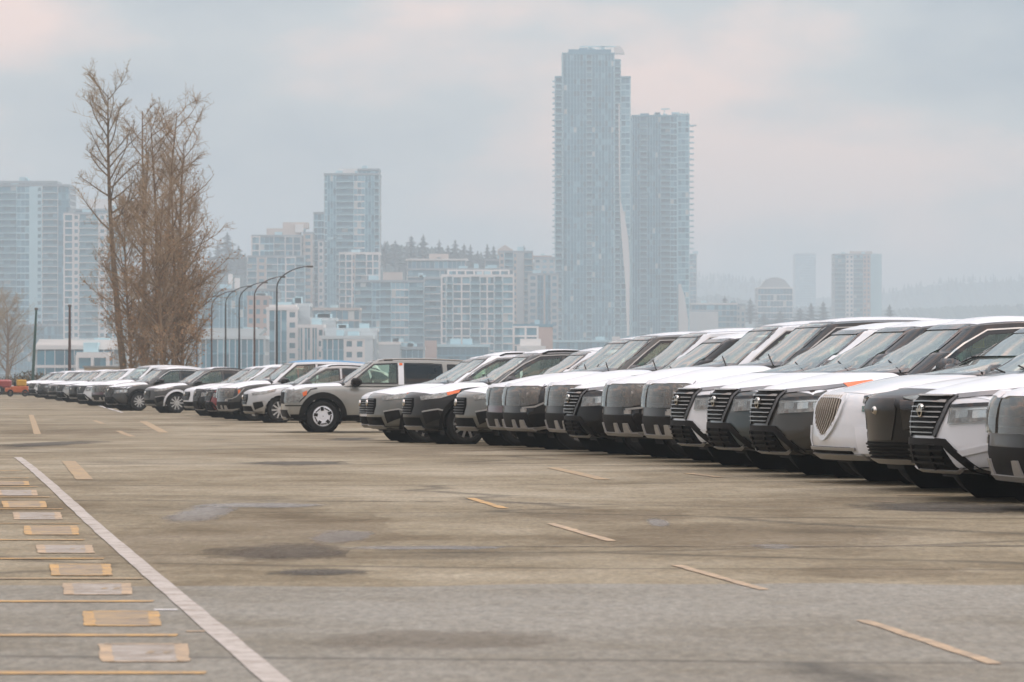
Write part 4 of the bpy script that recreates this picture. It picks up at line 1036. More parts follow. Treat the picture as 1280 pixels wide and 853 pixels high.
# ------------------------------------------------------------------ street lamps and poles beyond the lot
pbr('rust_steel', (.10, .050, .035), .7, .2, var=.3, scale=1.5)
pbr('dark_steel', (.045, .04, .038), .6, .3)
pbr('green_steel', (.03, .075, .06), .6, .2)
pbr('lamp_head_grey', (.12, .11, .10), .5, .3)
def street_lamp(px, ytop, d, arm_px, label, mat):
    x = wx(px, d); top = wz(ytop, d); arm = arm_px/F*d
    root = empty('street_lamp', (x, d, 0), label=label, cat='street lamp', group='street lamps behind the parked cars')
    m = MB(); m.tube([(0, 0, 0), (0, 0, top*.45), (0, 0, top-1.6)], [.10, .085, .062], 8); m.lathe([(.22, 0), (.22, .12), (.13, .25)], 10, 'z'); m.build('pole', MATS[mat], root, smooth=True)
    pts = [(0, 0, top-1.6)]
    for t in np.linspace(0, 1, 12)[1:]:
        a = t*math.pi/2
        pts.append((arm*.92*(1-math.cos(a))**.9 if t < 1 else arm*.92, 0, top-1.6+1.6*math.sin(a)**.8*(.84+.16*t)))
    m = MB(); m.tube(pts, [.055-.02*i/11 for i in range(12)], 7); a_ = m.build('arm', MATS[mat], root, smooth=True)
    m = MB(); m.rbox(arm*.88, arm*1.08, -.14, .14, top-.09, top+.05, .035); h = m.build('lamp_head', MATS['lamp_head_grey'], root)
    m = MB(); m.box(arm*.91, arm*1.05, -.10, .10, top-.105, top-.088); m.build('lens', MATS['lamp_bulb'], h)
for args in ((346, 333, 267, 42, 'nearest and tallest curved-arm street lamp behind the silver SUV', 'dark_steel'),
             (318, 346, 291, 36, 'rusty curved-arm street lamp, second in the line after the tallest', 'rust_steel'),
             (299, 353, 309, 33, 'curved-arm street lamp, third in the line after the tallest', 'dark_steel'),
             (282, 358, 326, 30, 'curved-arm street lamp, fourth in the line after the tallest', 'dark_steel'),
             (264.5, 364, 345, 28, 'curved-arm street lamp, fifth in line, next to the bare trees', 'rust_steel'),
             (246, 370, 366, 26, 'rusty street lamp post half hidden by twigs of the bare trees', 'rust_steel')):
    street_lamp(*args)
def pole(px0, ytop, d, lean, label, mat):
    x = wx(px0, d); top = wz(ytop, d)
    root = empty('utility_pole', (x, d, 0), label=label, cat='pole', group='thin poles at the far end of the lot')
    m = MB(); m.tube([(0, 0, 0), (lean*.5, 0, top*.5), (lean, 0, top)], [.13, .11, .085], 8); m.build('shaft', MATS[mat], root, smooth=True)
    m = MB(); m.rbox(lean-.12, lean+.12, -.1, .1, top, top+.18, .03); m.build('cap', MATS['lamp_head_grey'], root)
pole(40, 388, 262, .30, 'thin dark green leaning pole at the far end of the lot', 'green_steel')
pole(87, 384, 268, 0.0, 'thin rust brown upright pole in front of the white low building', 'rust_steel')

# ------------------------------------------------------------------ small things at the far end of the lot
pbr('yellow_enamel', (.55, .30, .02), .45, var=.15, scale=3)
pbr('orange_enamel', (.50, .11, .02), .45, var=.15, scale=3)
pbr('truck_red', (.30, .030, .022), .4, coat=.4, var=.15)
pbr('beige_panel', (.52, .42, .30), .7, var=.15, scale=1)
def tyre(mb_, x, y, r, w):
    mb_.lathe([(r*.5, y-w/2), (r*.93, y-w/2), (r, y-w/3), (r, y+w/3), (r*.93, y+w/2), (r*.5, y+w/2)], 20, 'y', c=(x, 0, r))
d = 243; root = empty('tow_tractor', (wx(22, d), d, 0), R(190), label='small yellow and orange tow tractor beside the last dark car', cat='tractor'); root.scale = (.78, .78, .88)
m = MB(); m.rbox(-.95, .55, -.42, .42, .30, .78, .06); m.rbox(.55, 1.05, -.36, .36, .34, .66, .05); m.build('chassis', MATS['orange_enamel'], root)
m = MB(); m.rbox(-.75, .10, -.40, .40, .78, 1.28, .07); m.build('engine_cover', MATS['yellow_enamel'], root)
m = MB(); m.rbox(.15, .30, -.28, .28, .78, 1.12, .04); m.build('seat', MATS['black_plastic'], root)
for x in (-.62, .62):
    for y in (-.40, .40):
        m = MB(); tyre(m, x, y, .27, .18); m.build('wheel', MATS['tyre_rubber'], root, smooth=True)
d = 262; root = empty('pickup_truck', (wx(-31, d), d, 0), R(186), label='red pickup truck cut off by the photo edge at the far end', cat='truck')
m = MB(); m.rbox(-2.6, 2.6, -.95, .95, .50, 1.12, .12); m.build('body', MATS['truck_red'], root, smooth=True)
m = MB()
for (z, x0, x1, w) in ((1.12, -.55, 1.15, .90), (1.82, -.35, .55, .76)):
    m.v += [(x0, -w, z), (x1, -w, z), (x1, w, z), (x0, w, z)]
m.f = [(0, 1, 5, 4), (1, 2, 6, 5), (2, 3, 7, 6), (3, 0, 4, 7), (4, 5, 6, 7)]; m.m = [0]*5; m.build('cab', MATS['silver' if 'silver' in MATS else 'film_alloy'], root)
for y in (-1, 1):
    m = MB(); m.poly([(-.42, y*.895, 1.2), (.95, y*.895, 1.2), (.48, y*.80, 1.74), (-.30, y*.80, 1.74)]); m.build('side_window', MATS['privacy_glass'], root)
m = MB(); m.poly([(1.10, -.80, 1.2), (1.10, .80, 1.2), (.62, .70, 1.76), (.62, -.70, 1.76)]); m.build('windscreen', MATS['privacy_glass'], root)
m = MB(); m.rbox(2.55, 2.72, -.95, .95, .42, .70, .05); m.rbox(-2.72, -2.55, -.95, .95, .42, .70, .05); m.build('bumper', MATS['satin_silver'], root)
for y in (-.72, .72):
    m = MB(); m.rbox(2.56, 2.64, y-.16, y+.16, .80, .98, .03); m.build('headlight', MATS['lamp_bulb'], root)
for x in (-1.65, 1.7):
    for y in (-.82, .82):
        m = MB(); tyre(m, x, y, .38, .26); w = m.build('wheel', MATS['tyre_rubber'], root, smooth=True)
        m = MB(); m.lathe([(.19, .0), (.17, .05), (.02, .06)], 16, 'y', c=(x, y+(.10 if y > 0 else -.16), .38)); m.build('rim', MATS['alloy'], w)
d = 268; root = empty('site_cabin', (wx(124, d), d, 0), label='beige site cabin behind the far cars', cat='cabin')
m = MB(); m.box(-1.1, 1.6, 0, 2.4, 0, 2.0); m.build('wall', MATS['beige_panel'], root)
m = MB(); m.box(-1.2, 1.7, -.1, 2.5, 2.0, 2.12); m.build('roof', MATS['satin_silver'], root)
m = MB(); m.box(.2, .8, -.03, 0, .1, 1.85); m.build('door', MATS['dark_steel'], root)

# ------------------------------------------------------------------ bare trees
pbr('bark_grey', (.20, .145, .092), .9, var=.4, scale=2, bump=.4, bscale=12)
pbr('bark_brown', (.25, .165, .095), .9, var=.35, scale=2)
pbr('twig_brown', (.36, .262, .160), .9, var=.3, scale=.6)
pbr('twig_tan', (.38, .285, .17), .9, var=.3, scale=.6)
pbr('dead_leaf', (.40, .225, .10), .8, col2=(.28, .165, .08), scale=1.2)
def bare_tree(px, d, ytop, ybase, lean_px, label, seed, n1=20, spread=.42, low=.25, leaves=0, twig='twig_brown', bark='bark_brown', trunk_r=.22, dens=1.0, group='bare trees behind the far cars', name='bare_tree', fork=0):
    r_ = random.Random(seed); x = wx(px, d); H = wz(ytop, d)*.95; lean = lean_px/F*d
    root = empty(name, (x, d, 0), label=label, cat='tree', group=group)
    tr, cr, lf = MB(), MB(), MB()
    def bend(p, dr, ln, n, wob, up):
        pts = [Vector(p)]; dv = Vector(dr).normalized()
        for _ in range(n):
            dv = (dv+Vector((r_.gauss(0, wob), r_.gauss(0, wob), r_.gauss(0, wob)+up))).normalized(); pts.append(pts[-1]+dv*(ln/n))
        return pts
    n = 16; tp = []
    w1, w2 = r_.uniform(0, 6), r_.uniform(0, 6)
    for i in range(n+1):
        t = i/n; tp.append(Vector((lean*t+.018*H*math.sin(3*t+w1)-.018*H*math.sin(w1), .02*H*math.sin(2.4*t+w2)*t, H*.97*t)))
    tr.tube(tp, [.78*trunk_r*(1-t/n)**.8+.02 for t in range(n+1)], 8)
    def leaf(p):
        for _ in range(2):
            q = p+Vector((r_.gauss(0, .12), r_.gauss(0, .12), r_.gauss(0, .12))); a, b = r_.uniform(0, 6.3), r_.uniform(-1, 1); s_ = r_.uniform(.035, .07)
            u = Vector((math.cos(a), math.sin(a), b)).normalized()*s_; v = u.cross(Vector((r_.gauss(0, 1), r_.gauss(0, 1), r_.gauss(0, 1)))).normalized()*s_*.8
            lf.quad(tuple(q-u), tuple(q-v), tuple(q+u), tuple(q+v))
    for k in range(n1):
        t = low+(1-low)*((k+r_.random())/n1)**.85; t = min(t, .985)
        i = min(n-1, int(t*n)); p = tp[i].lerp(tp[i+1], t*n-i)
        az = r_.uniform(0, 2*math.pi); el = r_.uniform(.45, 1.0)
        ln = H*spread*(1.08-.55*t)*r_.uniform(.6, 1.15)
        b1 = bend(p, (math.cos(az)*math.cos(el), math.sin(az)*math.cos(el), math.sin(el)), ln, 7, .09, .06)
        r1 = trunk_r*.26*(1-t)**.6+.016
        tr.tube(b1, [r1*(1-j/8)+.006 for j in range(8)], 5)
        for q in range(int(11*dens)):
            tt = r_.uniform(.12, 1); j = min(6, int(tt*7)); p2 = b1[j].lerp(b1[j+1], tt*7-j); dv = (b1[j+1]-b1[j]).normalized()
            sd = Vector((r_.gauss(0, 1), r_.gauss(0, 1), r_.gauss(0, .7)+.25)).normalized()
            l2 = ln*r_.uniform(.25, .55)*(1.2-.65*tt)
            b2 = bend(p2, dv*.62+sd*.78, l2, 4, .10, .07)
            cr.tube(b2, [.015, .012, .010, .007, .004], 3, cap=False)
            for z in range(int(5*dens)):
                t3 = r_.uniform(.1, 1); j3 = min(3, int(t3*4)); p3 = b2[j3].lerp(b2[j3+1], t3*4-j3); d3 = (b2[j3+1]-b2[j3]).normalized()
                b3 = bend(p3, d3*.6+Vector((r_.gauss(0, .5), r_.gauss(0, .5), r_.gauss(0, .4)+.12)), l2*r_.uniform(.25, .6), 2, .12, .06)
                cr.tube(b3, [.0085, .006, .0035], 3, cap=False)
                for y in range(2):
                    t4 = r_.random(); p4 = b3[0].lerp(b3[2], t4)
                    b4 = bend(p4, (b3[2]-b3[0]).normalized()*.6+Vector((r_.gauss(0, .55), r_.gauss(0, .55), r_.gauss(0, .4)+.1)), l2*r_.uniform(.10, .25), 1, .1, .05)
                    cr.tube(b4, [.006, .003], 3, cap=False)
                if leaves and r_.random() < 0.5*leaves*max(0, 1.3-1.6*p3.z/H): leaf(b3[2]); leaf(b3[1])
    tr.build('trunk', MATS[bark], root, smooth=True, fixn=False)
    cr.build('crown', MATS[twig], root, fixn=False)
    if lf.f: lf.build('dead_leaves', MATS['dead_leaf'], root, fixn=False, kind='stuff')
    return root
# the tall leaning cottonwood and the thicket of stems beside it
bare_tree(158, 200, 83, 458, -16, 'tallest bare tree with a pale leaning trunk, at the edge of the clump', 11, n1=26, spread=.24, low=.52, leaves=.15, twig='twig_tan', bark='bark_grey', trunk_r=.25, dens=1.1)
bare_tree(176, 203, 108, 458, 12, 'slender bare tree just behind the tall leaning trunk', 21, n1=20, spread=.22, low=.15, leaves=.8, trunk_r=.15)
bare_tree(192, 198, 128, 458, -4, 'straight brown bare tree in the middle of the clump', 31, n1=24, spread=.23, low=.08, leaves=1.0, trunk_r=.18)
bare_tree(202, 206, 112, 458, 30, 'bare tree of the clump with the highest crown after the leaning one', 41, n1=26, spread=.26, low=.10, leaves=.9, trunk_r=.22, dens=1.1)
bare_tree(216, 199, 150, 458, 26, 'bushy bare tree with wide side limbs towards the street lamps', 51, n1=26, spread=.37, low=.15, leaves=.8, trunk_r=.20)
bare_tree(228, 203, 225, 458, 14, 'low spreading bare tree nearest the street lamps', 61, n1=22, spread=.36, low=.06, leaves=1.0, trunk_r=.14)
bare_tree(166, 196, 250, 458, -2, 'small leafy brown tree at the foot of the leaning trunk', 71, n1=44, spread=.36, low=.05, leaves=1.0, trunk_r=.10)
bare_tree(205, 194, 230, 458, 0, 'short dense brown tree low in the middle of the clump', 81, n1=40, spread=.34, low=.04, leaves=1.0, trunk_r=.12)
bare_tree(184, 201, 160, 458, 4, 'thin bare tree squeezed between the slender and the straight one', 83, n1=28, spread=.22, low=.05, leaves=1.0, trunk_r=.13, dens=1.1)
bare_tree(214, 196, 180, 458, 8, 'twiggy bare tree in front of the bushy one', 87, n1=30, spread=.25, low=.05, leaves=1.0, trunk_r=.14, dens=1.1)
bare_tree(224, 197, 290, 458, 6, 'short leafy brown tree at the foot of the wide-limbed one', 89, n1=40, spread=.34, low=.04, leaves=1.0, trunk_r=.10)
# grey bare tree fading in the haze at the photo edge
bare_tree(8, 520, 373, 462, 2, 'grey hazy bare tree at the photo edge above the red truck', 91, n1=34, spread=.55, low=.04, trunk_r=.35, dens=1.5, twig='twig_tan')
bare_tree(-14, 500, 380, 462, 4, 'second grey hazy bare tree, cut off by the photo edge', 95, n1=34, spread=.55, low=.04, trunk_r=.35, dens=1.5, twig='twig_tan')

# brown scrub along the end of the lot
pbr('scrub_leaf', (.12, .085, .035), .9, col2=(.07, .06, .025), scale=.8)
def scrub(px, d, w, h, label, seed):
    r_ = random.Random(seed); root = empty('shrub', (wx(px, d), d, 0), label=label, cat='shrub', group='brown shrubs at the far end of the lot')
    m, s_ = MB(), MB()
    for _ in range(2200):
        a = r_.uniform(0, 6.28); rr = math.sqrt(r_.random()); x, y = rr*math.cos(a)*w/2, rr*math.sin(a)*1.0
        z = r_.random()*h*math.sqrt(max(.04, 1-rr*rr))*r_.uniform(.8, 1.15); q = Vector((x, y, z)); k = r_.uniform(.05, .11)
        u = Vector((r_.gauss(0, 1), r_.gauss(0, 1), r_.gauss(0, 1))).normalized()*k; v = u.cross(Vector((r_.gauss(0, 1), r_.gauss(0, 1), r_.gauss(0, 1)))).normalized()*k*.7
        m.quad(tuple(q-u), tuple(q-v), tuple(q+u), tuple(q+v))
    for _ in range(26):
        x = r_.uniform(-.42, .42)*w; s_.tube([(x*.6, 0, 0), (x*.9, r_.uniform(-.4, .4), h*.6), (x*1.1, r_.uniform(-.6, .6), h*r_.uniform(.8, 1.1))], [.03, .02, .008], 4)
    m.build('foliage', MATS['scrub_leaf'], root, fixn=False); s_.build('stems', MATS['twig_brown'], root, fixn=False)
for i, (px, w, h, t) in enumerate(((34, 3.4, 1.75, 'round brown shrub behind the yellow tow tractor'), (55, 3.2, 1.55, 'brown shrub behind the last cars, beside the green pole'), (76, 3.0, 1.3, 'low brown shrub between the two thin poles'),
                                   (104, 2.6, 1.2, 'low brown shrub between the rust pole and the beige cabin'), (12, 3.2, 1.3, 'low brown shrub beyond the red pickup truck'))):
    scrub(px, 275, w, h, t, 200+i)

# ------------------------------------------------------------------ the city across the river
pbr('concrete_white', (.76, .73, .70), .8, var=.10, scale=.05)
pbr('concrete_warm', (.55, .47, .41), .8, var=.12, scale=.05)
pbr('concrete_pink', (.50, .36, .30), .8, var=.12, scale=.05)
pbr('concrete_grey', (.30, .35, .37), .8, var=.12, scale=.05)
pbr('concrete_mid', (.44, .47, .47), .8, var=.12, scale=.05)
pbr('roof_white', (.72, .70, .67), .7)
pbr('metal_blue', (.12, .31, .40), .45, .3, var=.15, scale=.05)
pbr('pale_panel', (.45, .67, .73), .5, .1, var=.1, scale=.05)
pbr('glass_dark', (.03, .12, .17), .12, coat=.3, col2=(.045, .15, .20), scale=.3)
pbr('glass_mid', (.07, .25, .33), .12, coat=.3, col2=(.055, .20, .28), scale=.3)
pbr('glass_pale', (.22, .44, .52), .15, coat=.3, col2=(.16, .37, .45), scale=.3)
pbr('glass_blind', (.55, .57, .54), .5)
pbr('slab_edge', (.45, .66, .72), .7, var=.1, scale=.1)
pbr('balustrade', (.14, .29, .34), .25, .1)
pbr('crane_white', (.75, .70, .66), .5)
pbr('pale_white', (.58, .64, .65), .6, var=.1, scale=.05)
GL = ('glass_dark', 'glass_mid', 'glass_pale', 'glass_blind')

def glazing(m, x0, x1, y, z0, z1, n, r_, wts, tilt=.02):
    w = (x1-x0)/n
    for k in range(n):
        a, b = x0+k*w, x0+(k+1)*w; t0, t1 = r_.uniform(-tilt, tilt), r_.uniform(-tilt, tilt)
        m.quad((a, y+t0, z0), (b, y+t1, z0), (b, y+t1+r_.uniform(-tilt, tilt), z1), (a, y+t0, z1), r_.choices((0, 1, 2, 3), wts)[0])
WTS = dict(dark=(8, 5, 1, .3), mid=(4, 9, 1.5, .3), pale=(1, 5, 9, .6), tower=(3, 11, 2.0, .35))
def bay(root, x0, x1, y, z0, z1, fh, kind, wall, glass, r_):
    """One vertical strip of a facade: slabs, piers and rails as one part, its panes as a sub-part."""
    W = x1-x0; nf = max(1, round((z1-z0)/fh)); fh = (z1-z0)/nf; s_, g = MB(), MB(); wts = WTS[glass]
    if kind == 'balcony':
        n = max(1, round(W/2.6))
        for f in range(nf):
            z = z0+f*fh
            s_.box(x0+.05, x1-.05, y-1.35, y+1.2, z-.16, z+.10)
            s_.box(x0+.08, x1-.08, y-1.33, y-1.25, z+.12, z+1.08, 1)
            glazing(g, x0, x1, y+.85, z+.1, z+fh-.16, n, r_, wts)
        for x in (x0, x1): s_.box(x-.12, x+.12, y-.55, y+1.0, z0, z1)
        name = 'balcony_stack'
    elif kind == 'punched':
        n = max(1, round(W/2.9)); pw = W/n
        for f in range(nf):
            z = z0+f*fh; s_.box(x0, x1, y-.02, y+.40, z-.55, z+.85)
            glazing(g, x0, x1, y+.26, z+.85, z+fh-.55, n, r_, wts, .01)
        s_.box(x0, x1, y-.02, y+.40, z1-.55, z1+.2)
        for k in range(n+1):
            h = pw*.24; s_.box(max(x0, x0+k*pw-h), min(x1, x0+k*pw+h), y-.05, y+.38, z0, z1)
        name = 'window_column'
    elif kind == 'frame':
        n = max(1, round(W/3.6)); pw = W/n
        for f in range(nf+1): s_.box(x0, x1, y-.25, y+.5, z0+f*fh-.28, z0+f*fh+.28)
        for f in range(nf): glazing(g, x0, x1, y+.40, z0+f*fh+.28, z0+(f+1)*fh-.28, n*2, r_, wts, .01)
        for k in range(n+1): s_.box(x0+k*pw-.32, x0+k*pw+.32, y-.28, y+.48, z0, z1+.3)
        name = 'frame_grid'
    elif kind == 'solid':
        s_.box(x0, x1, y-.02, y+.40, z0, z1)
        name = 'blank_wall'
    elif kind == 'fins':
        n = max(2, round(W/1.5)); pw = W/n
        for f in range(nf):
            z = z0+f*fh; s_.box(x0, x1, y+.02, y+.30, z-.22, z+.22, 1)
            glazing(g, x0, x1, y+.20, z+.22, z+fh-.22, n, r_, wts)
        for k in range(n+1): s_.box(x0+k*pw-.10, x0+k*pw+.10, y-.22, y+.25, z0, z1)
        name = 'curtain_wall'
    else:
        n = max(1, round(W/2.0)); pw = W/n
        for f in range(nf):
            z = z0+f*fh; s_.box(x0, x1, y-.10, y+.30, z-.30, z+.30)
            glazing(g, x0, x1, y+.15, z+.30, z+fh-.30, n, r_, wts)
        for k in range(n+1): s_.box(x0+k*pw-.06, x0+k*pw+.06, y-.04, y+.25, z0, z1)
        name = 'window_band'
    o = s_.build(name, [MATS[wall], MATS['balustrade' if kind == 'balcony' else 'metal_blue']], root, fixn=False, kind='stuff')
    if g.f: g.build('glazing', [MATS[k] for k in GL], o, fixn=False, kind='stuff')
    return o
class Block:
    def __init__(s, name, label, d, px0, px1, cat='building', rot=0, group='towers and blocks across the river'):
        s.d = d; s.cx = (px0+px1)/2; s.r = random.Random(hash(label) % 1 + int(px0*7+px1*13+d))
        s.root = empty(name, (wx(s.cx, d), d, 0), R(rot), label=label, cat=cat, group=group)
    def X(s, px): return (px-s.cx)/F*s.d
    def Z(s, py): return max(0.0, wz(py, s.d))
    def vol(s, px0, px1, ytop, ybot, bays, wall='concrete_mid', glass='mid', y=0.0, depth=22, fh=3.0, roof='concrete_grey', core=None, sides='band', parapet=.9, swall=None):
        x0, x1, z1, z0 = s.X(px0), s.X(px1), s.Z(ytop), (0 if ybot is None else s.Z(ybot)); d = s.d
        m = MB(); m.box(x0+.42, x1-.42, y+1.25, y+depth-.45, z0, z1-.02); m.build('core_wall', MATS[core or 'concrete_grey'], s.root, fixn=False)
        m = MB(); m.box(x0-.15, x1+.15, y-.15, y+depth, z1, z1+parapet); rf = m.build('roof', MATS[roof], s.root, fixn=False)
        r_ = s.r
        for k in range(r_.randint(1, 3)):
            a = r_.uniform(x0*.7, x1*.5); m = MB(); m.box(a, a+r_.uniform(1.5, 4), y+3, y+8, z1+parapet, z1+parapet+r_.uniform(.8, 2.0)); m.build('roof_unit', MATS['pale_panel'], rf, fixn=False)
        tot = sum(b[0] for b in bays); t = 0
        for b in bays:
            a0, a1 = x0+(x1-x0)*t/tot, x0+(x1-x0)*(t+b[0])/tot; t += b[0]
            yy = y+(b[4] if len(b) > 4 else 0)
            bay(s.root, a0, a1, yy, z0, z1, fh, b[1], b[2] if len(b) > 2 and b[2] else wall, b[3] if len(b) > 3 and b[3] else glass, r_)
        # flanks
        for sg in (-1, 1):
            e = bpy.data.objects.new('flank', None); COL.objects.link(e); e.parent = s.root
            nf = max(1, round((z1-z0)/fh)); f_ = (z1-z0)/nf; q, g = MB(), MB(); xs_ = x0 if sg < 0 else x1
            for f in range(nf):
                z = z0+f*f_
                q.box(min(xs_, xs_-sg*.4), max(xs_, xs_-sg*.4), y+.4, y+depth, z-.35, z+.45)
            n = max(2, round(depth/3.2))
            for k in range(n+1):
                yk = y+.4+(depth-.5)*k/n; q.box(min(xs_+sg*.03, xs_-sg*.4), max(xs_+sg*.03, xs_-sg*.4), yk-.3, yk+.3, z0, z1)
            gx = xs_-sg*.25; 
            for f in range(nf):
                z = z0+f*f_
                for k in range(n):
                    ya, yb = y+.4+(depth-.5)*k/n, y+.4+(depth-.5)*(k+1)/n
                    g.quad((gx, ya, z+.45), (gx, yb, z+.45), (gx, yb, z+f_-.35), (gx, ya, z+f_-.35), r_.choices((0, 1, 2, 3), WTS[glass])[0])
            bpy.data.objects.remove(e)
            o = q.build('side_wall', MATS[swall or wall], s.root, fixn=False, kind='stuff'); g.build('glazing', [MATS[k] for k in GL], o, fixn=False, kind='stuff')
        return s
    def part(s, name, px0, px1, ytop, ybot, mat, y=2, depth=8):
        m = MB(); m.box(s.X(px0), s.X(px1), y, y+depth, s.Z(ybot), s.Z(ytop)); m.build(name, MATS[mat], s.root, fixn=False); return s
    def prism(s, name, pts, y, depth, mat):
        q = [(s.X(a), s.Z(b)) for a, b in pts]; n = len(q); m = MB()
        m.v = [(x, y, z) for x, z in q]+[(x, y+depth, z) for x, z in q]
        m.f = [tuple(range(n)), tuple(range(2*n-1, n-1, -1))]+[(i, (i+1) % n, n+(i+1) % n, n+i) for i in range(n)]; m.m = [0]*len(m.f)
        m.build(name, MATS[mat], s.root); return s

# the two glass high-rises
d = 1800
T = Block('glass_tower', 'tallest glass tower with stepped crown and white fin down one edge', d, 692, 790, 'tower')
T.vol(703, 768, 68, None, [(2, 'fins', 'pale_panel', 'tower'), (28, 'fins', 'pale_panel', 'tower'), (7, 'balcony', 'slab_edge', 'dark'), (28, 'fins', 'pale_panel', 'tower')], y=0, depth=26, fh=2.95, core='metal_blue', glass='tower', wall='slab_edge', roof='metal_blue')
T.vol(694, 703, 97, None, [(9, 'balcony', 'slab_edge', 'dark')], y=1.5, depth=20, fh=2.95, core='metal_blue', glass='dark', wall='slab_edge', roof='metal_blue')
T.vol(768, 776, 76, None, [(8, 'balcony', 'slab_edge', 'dark')], y=1.0, depth=22, fh=2.95, core='metal_blue', glass='dark', wall='slab_edge', roof='metal_blue')
T.vol(776, 788.5, 97, None, [(12, 'band', 'slab_edge', 'pale')], y=2.5, depth=20, fh=2.95, core='metal_blue', glass='tower', wall='slab_edge', roof='metal_blue')
T.vol(711, 764, 62, 68, [(53, 'solid', 'metal_blue')], y=3, depth=18, fh=2.9, core='metal_blue', wall='metal_blue', roof='metal_blue', parapet=.4)
T.prism('white_fin', [(773.2, 130), (774.6, 130), (775.4, 250), (781, 272), (785.5, 300), (787, 330), (786.5, 420), (783.5, 420), (782, 360), (778, 310), (775.2, 270), (773.4, 210)], -2.2, 3.4, 'concrete_white')
T.part('roof_beam', 725, 773, 56, 57.2, 'pale_panel', 6, 1.2); T.part('roof_post', 729, 730, 57.2, 62, 'pale_panel', 6, .8); T.part('roof_post', 750, 751, 57.2, 62, 'pale_panel', 6, .8)
T.prism('white_cap', [(768, 66), (768, 58), (774, 56), (779, 61), (781, 66)], 3, 6, 'crane_white')
T.part('roof_plant', 724, 735, 59, 62, 'metal_blue', 4, 5)
for y in range(100, 440, 7):
    T.part('balcony_tip', 690.6, 694.2, y, y+1.1, 'slab_edge', 1, 7)
T2 = Block('glass_tower', 'shorter of the two glass towers with balcony tips along its outer edge', d+45, 782, 866, 'tower')
T2.vol(790, 847, 146, None, [(10, 'fins', 'pale_panel', 'tower'), (9, 'balcony', 'slab_edge', 'dark'), (17, 'fins', 'pale_panel', 'tower'), (12, 'balcony', 'slab_edge', 'dark'), (9, 'band', 'slab_edge', 'dark')], y=0, depth=26, fh=2.95, core='metal_blue', glass='tower', wall='slab_edge', roof='metal_blue')
T2.vol(847, 862, 144, None, [(15, 'band', 'pale_panel', 'pale')], y=1.2, depth=24, fh=2.95, core='metal_blue', glass='tower', wall='slab_edge', roof='pale_panel')
T2.vol(784, 790, 150, 285, [(6, 'solid', 'pale_panel')], y=3, depth=18, fh=2.95, core='metal_blue', wall='pale_panel', roof='metal_blue')
for y in range(156, 350, 7): T2.part('balcony_tip', 862, 868, y, y+1.2, 'slab_edge', 2, 7)
for x in (849, 852.5, 856, 859.5): T2.part('roof_fin', x, x+1.3, 139, 144, 'crane_white', 3, 4)
T2.part('roof_beam', 827, 838, 134.5, 135.8, 'pale_panel', 6, 1.2); T2.part('roof_post', 831, 832, 135.8, 146, 'pale_panel', 6, .8); T2.part('roof_plant', 801, 812, 141, 146, 'metal_blue', 4, 5)
T2.prism('white_fin', [(848, 355), (851, 355), (856, 372), (860, 400), (861, 450), (848, 450)], -1.5, 2.5, 'concrete_white')
T2.part('roof_beam', 860, 871, 155.5, 157, 'metal_blue', 3, 2)

# left-hand group
B = Block('apartment_tower', 'broad pale tower cut off by the photo edge', 1650, -30, 87, 'tower')
B.vol(-30, 87, 233, None, [(30, 'band', 'pale_panel', 'mid'), (28, 'balcony', 'pale_panel', 'mid'), (18, 'band', 'pale_panel', 'mid'), (10, 'solid', 'pale_panel'), (9, 'punched', 'pale_panel', 'dark'), (22, 'balcony', 'concrete_white', 'mid'), (17, 'band', 'metal_blue', 'mid')], y=0, depth=24, fh=3.0)
B.vol(-20, 70, 229, 233, [(1, 'band', 'pale_panel', 'pale')], y=3, depth=16, parapet=1.2); B.vol(20, 92, 408, None, [(1, 'fins', 'metal_blue', 'mid')], y=-8, depth=8, fh=4)
B = Block('apartment_tower', 'white framed tower with pale rooftop box behind the leaning tree', 1560, 80, 160, 'tower')
B.vol(80, 160, 268, None, [(11, 'frame', 'concrete_white', 'mid'), (8, 'punched', 'concrete_white', 'mid'), (24, 'balcony', 'concrete_white', 'pale'), (9, 'punched', 'concrete_white', 'mid'), (28, 'frame', 'concrete_white', 'pale')], y=0, depth=22, fh=3.0)
B.vol(91, 156, 263, 268, [(1, 'band', 'pale_panel', 'mid')], y=4, depth=14); B.part('rooftop_box', 108, 138, 248, 263, 'roof_white', 6, 9)
B = Block('white_hall', 'low white building with long pale roof at the far end', 760, 44, 142)
B.vol(44, 142, 437, None, [(1, 'band', 'concrete_white', 'mid')], y=0, depth=18, fh=3.6, roof='roof_white')
B.prism('shed_roof', [(40, 437), (48, 424), (146, 425), (146, 437)], 1.5, 14, 'roof_white')
B.vol(100, 138, 446, None, [(1, 'frame', 'concrete_white', 'mid')], y=-5, depth=5, fh=3.6, roof='roof_white')
# centre-left group
B = Block('apartment_tower', 'stepped apartment block with bulky rooftop, behind the street lamps', 1620, 308, 392, 'tower')
B.vol(309, 381, 322, None, [(12, 'balcony', 'concrete_white', 'mid'), (12, 'punched', 'concrete_warm', 'dark'), (14, 'balcony', 'concrete_white', 'mid'), (10, 'band', 'slab_edge', 'dark'), (12, 'frame', 'concrete_white', 'mid'), (12, 'balcony', 'slab_edge', 'dark')], y=0, depth=22)
B.vol(314, 376, 296, 322, [(10, 'frame', 'concrete_white', 'mid'), (18, 'band', 'pale_panel', 'dark'), (14, 'balcony', 'concrete_white', 'mid'), (20, 'frame', 'concrete_mid', 'dark')], y=2, depth=18)
B.vol(378, 390, 292, None, [(1, 'punched', 'concrete_warm', 'mid')], y=5, depth=16)
B.part('rooftop_box', 332, 374, 285, 296, 'concrete_warm', 6, 9); B.part('rooftop_box', 352, 384, 277, 285, 'concrete_warm', 8, 8); B.part('rooftop_box', 368, 378, 280, 290, 'roof_white', 5, 5)
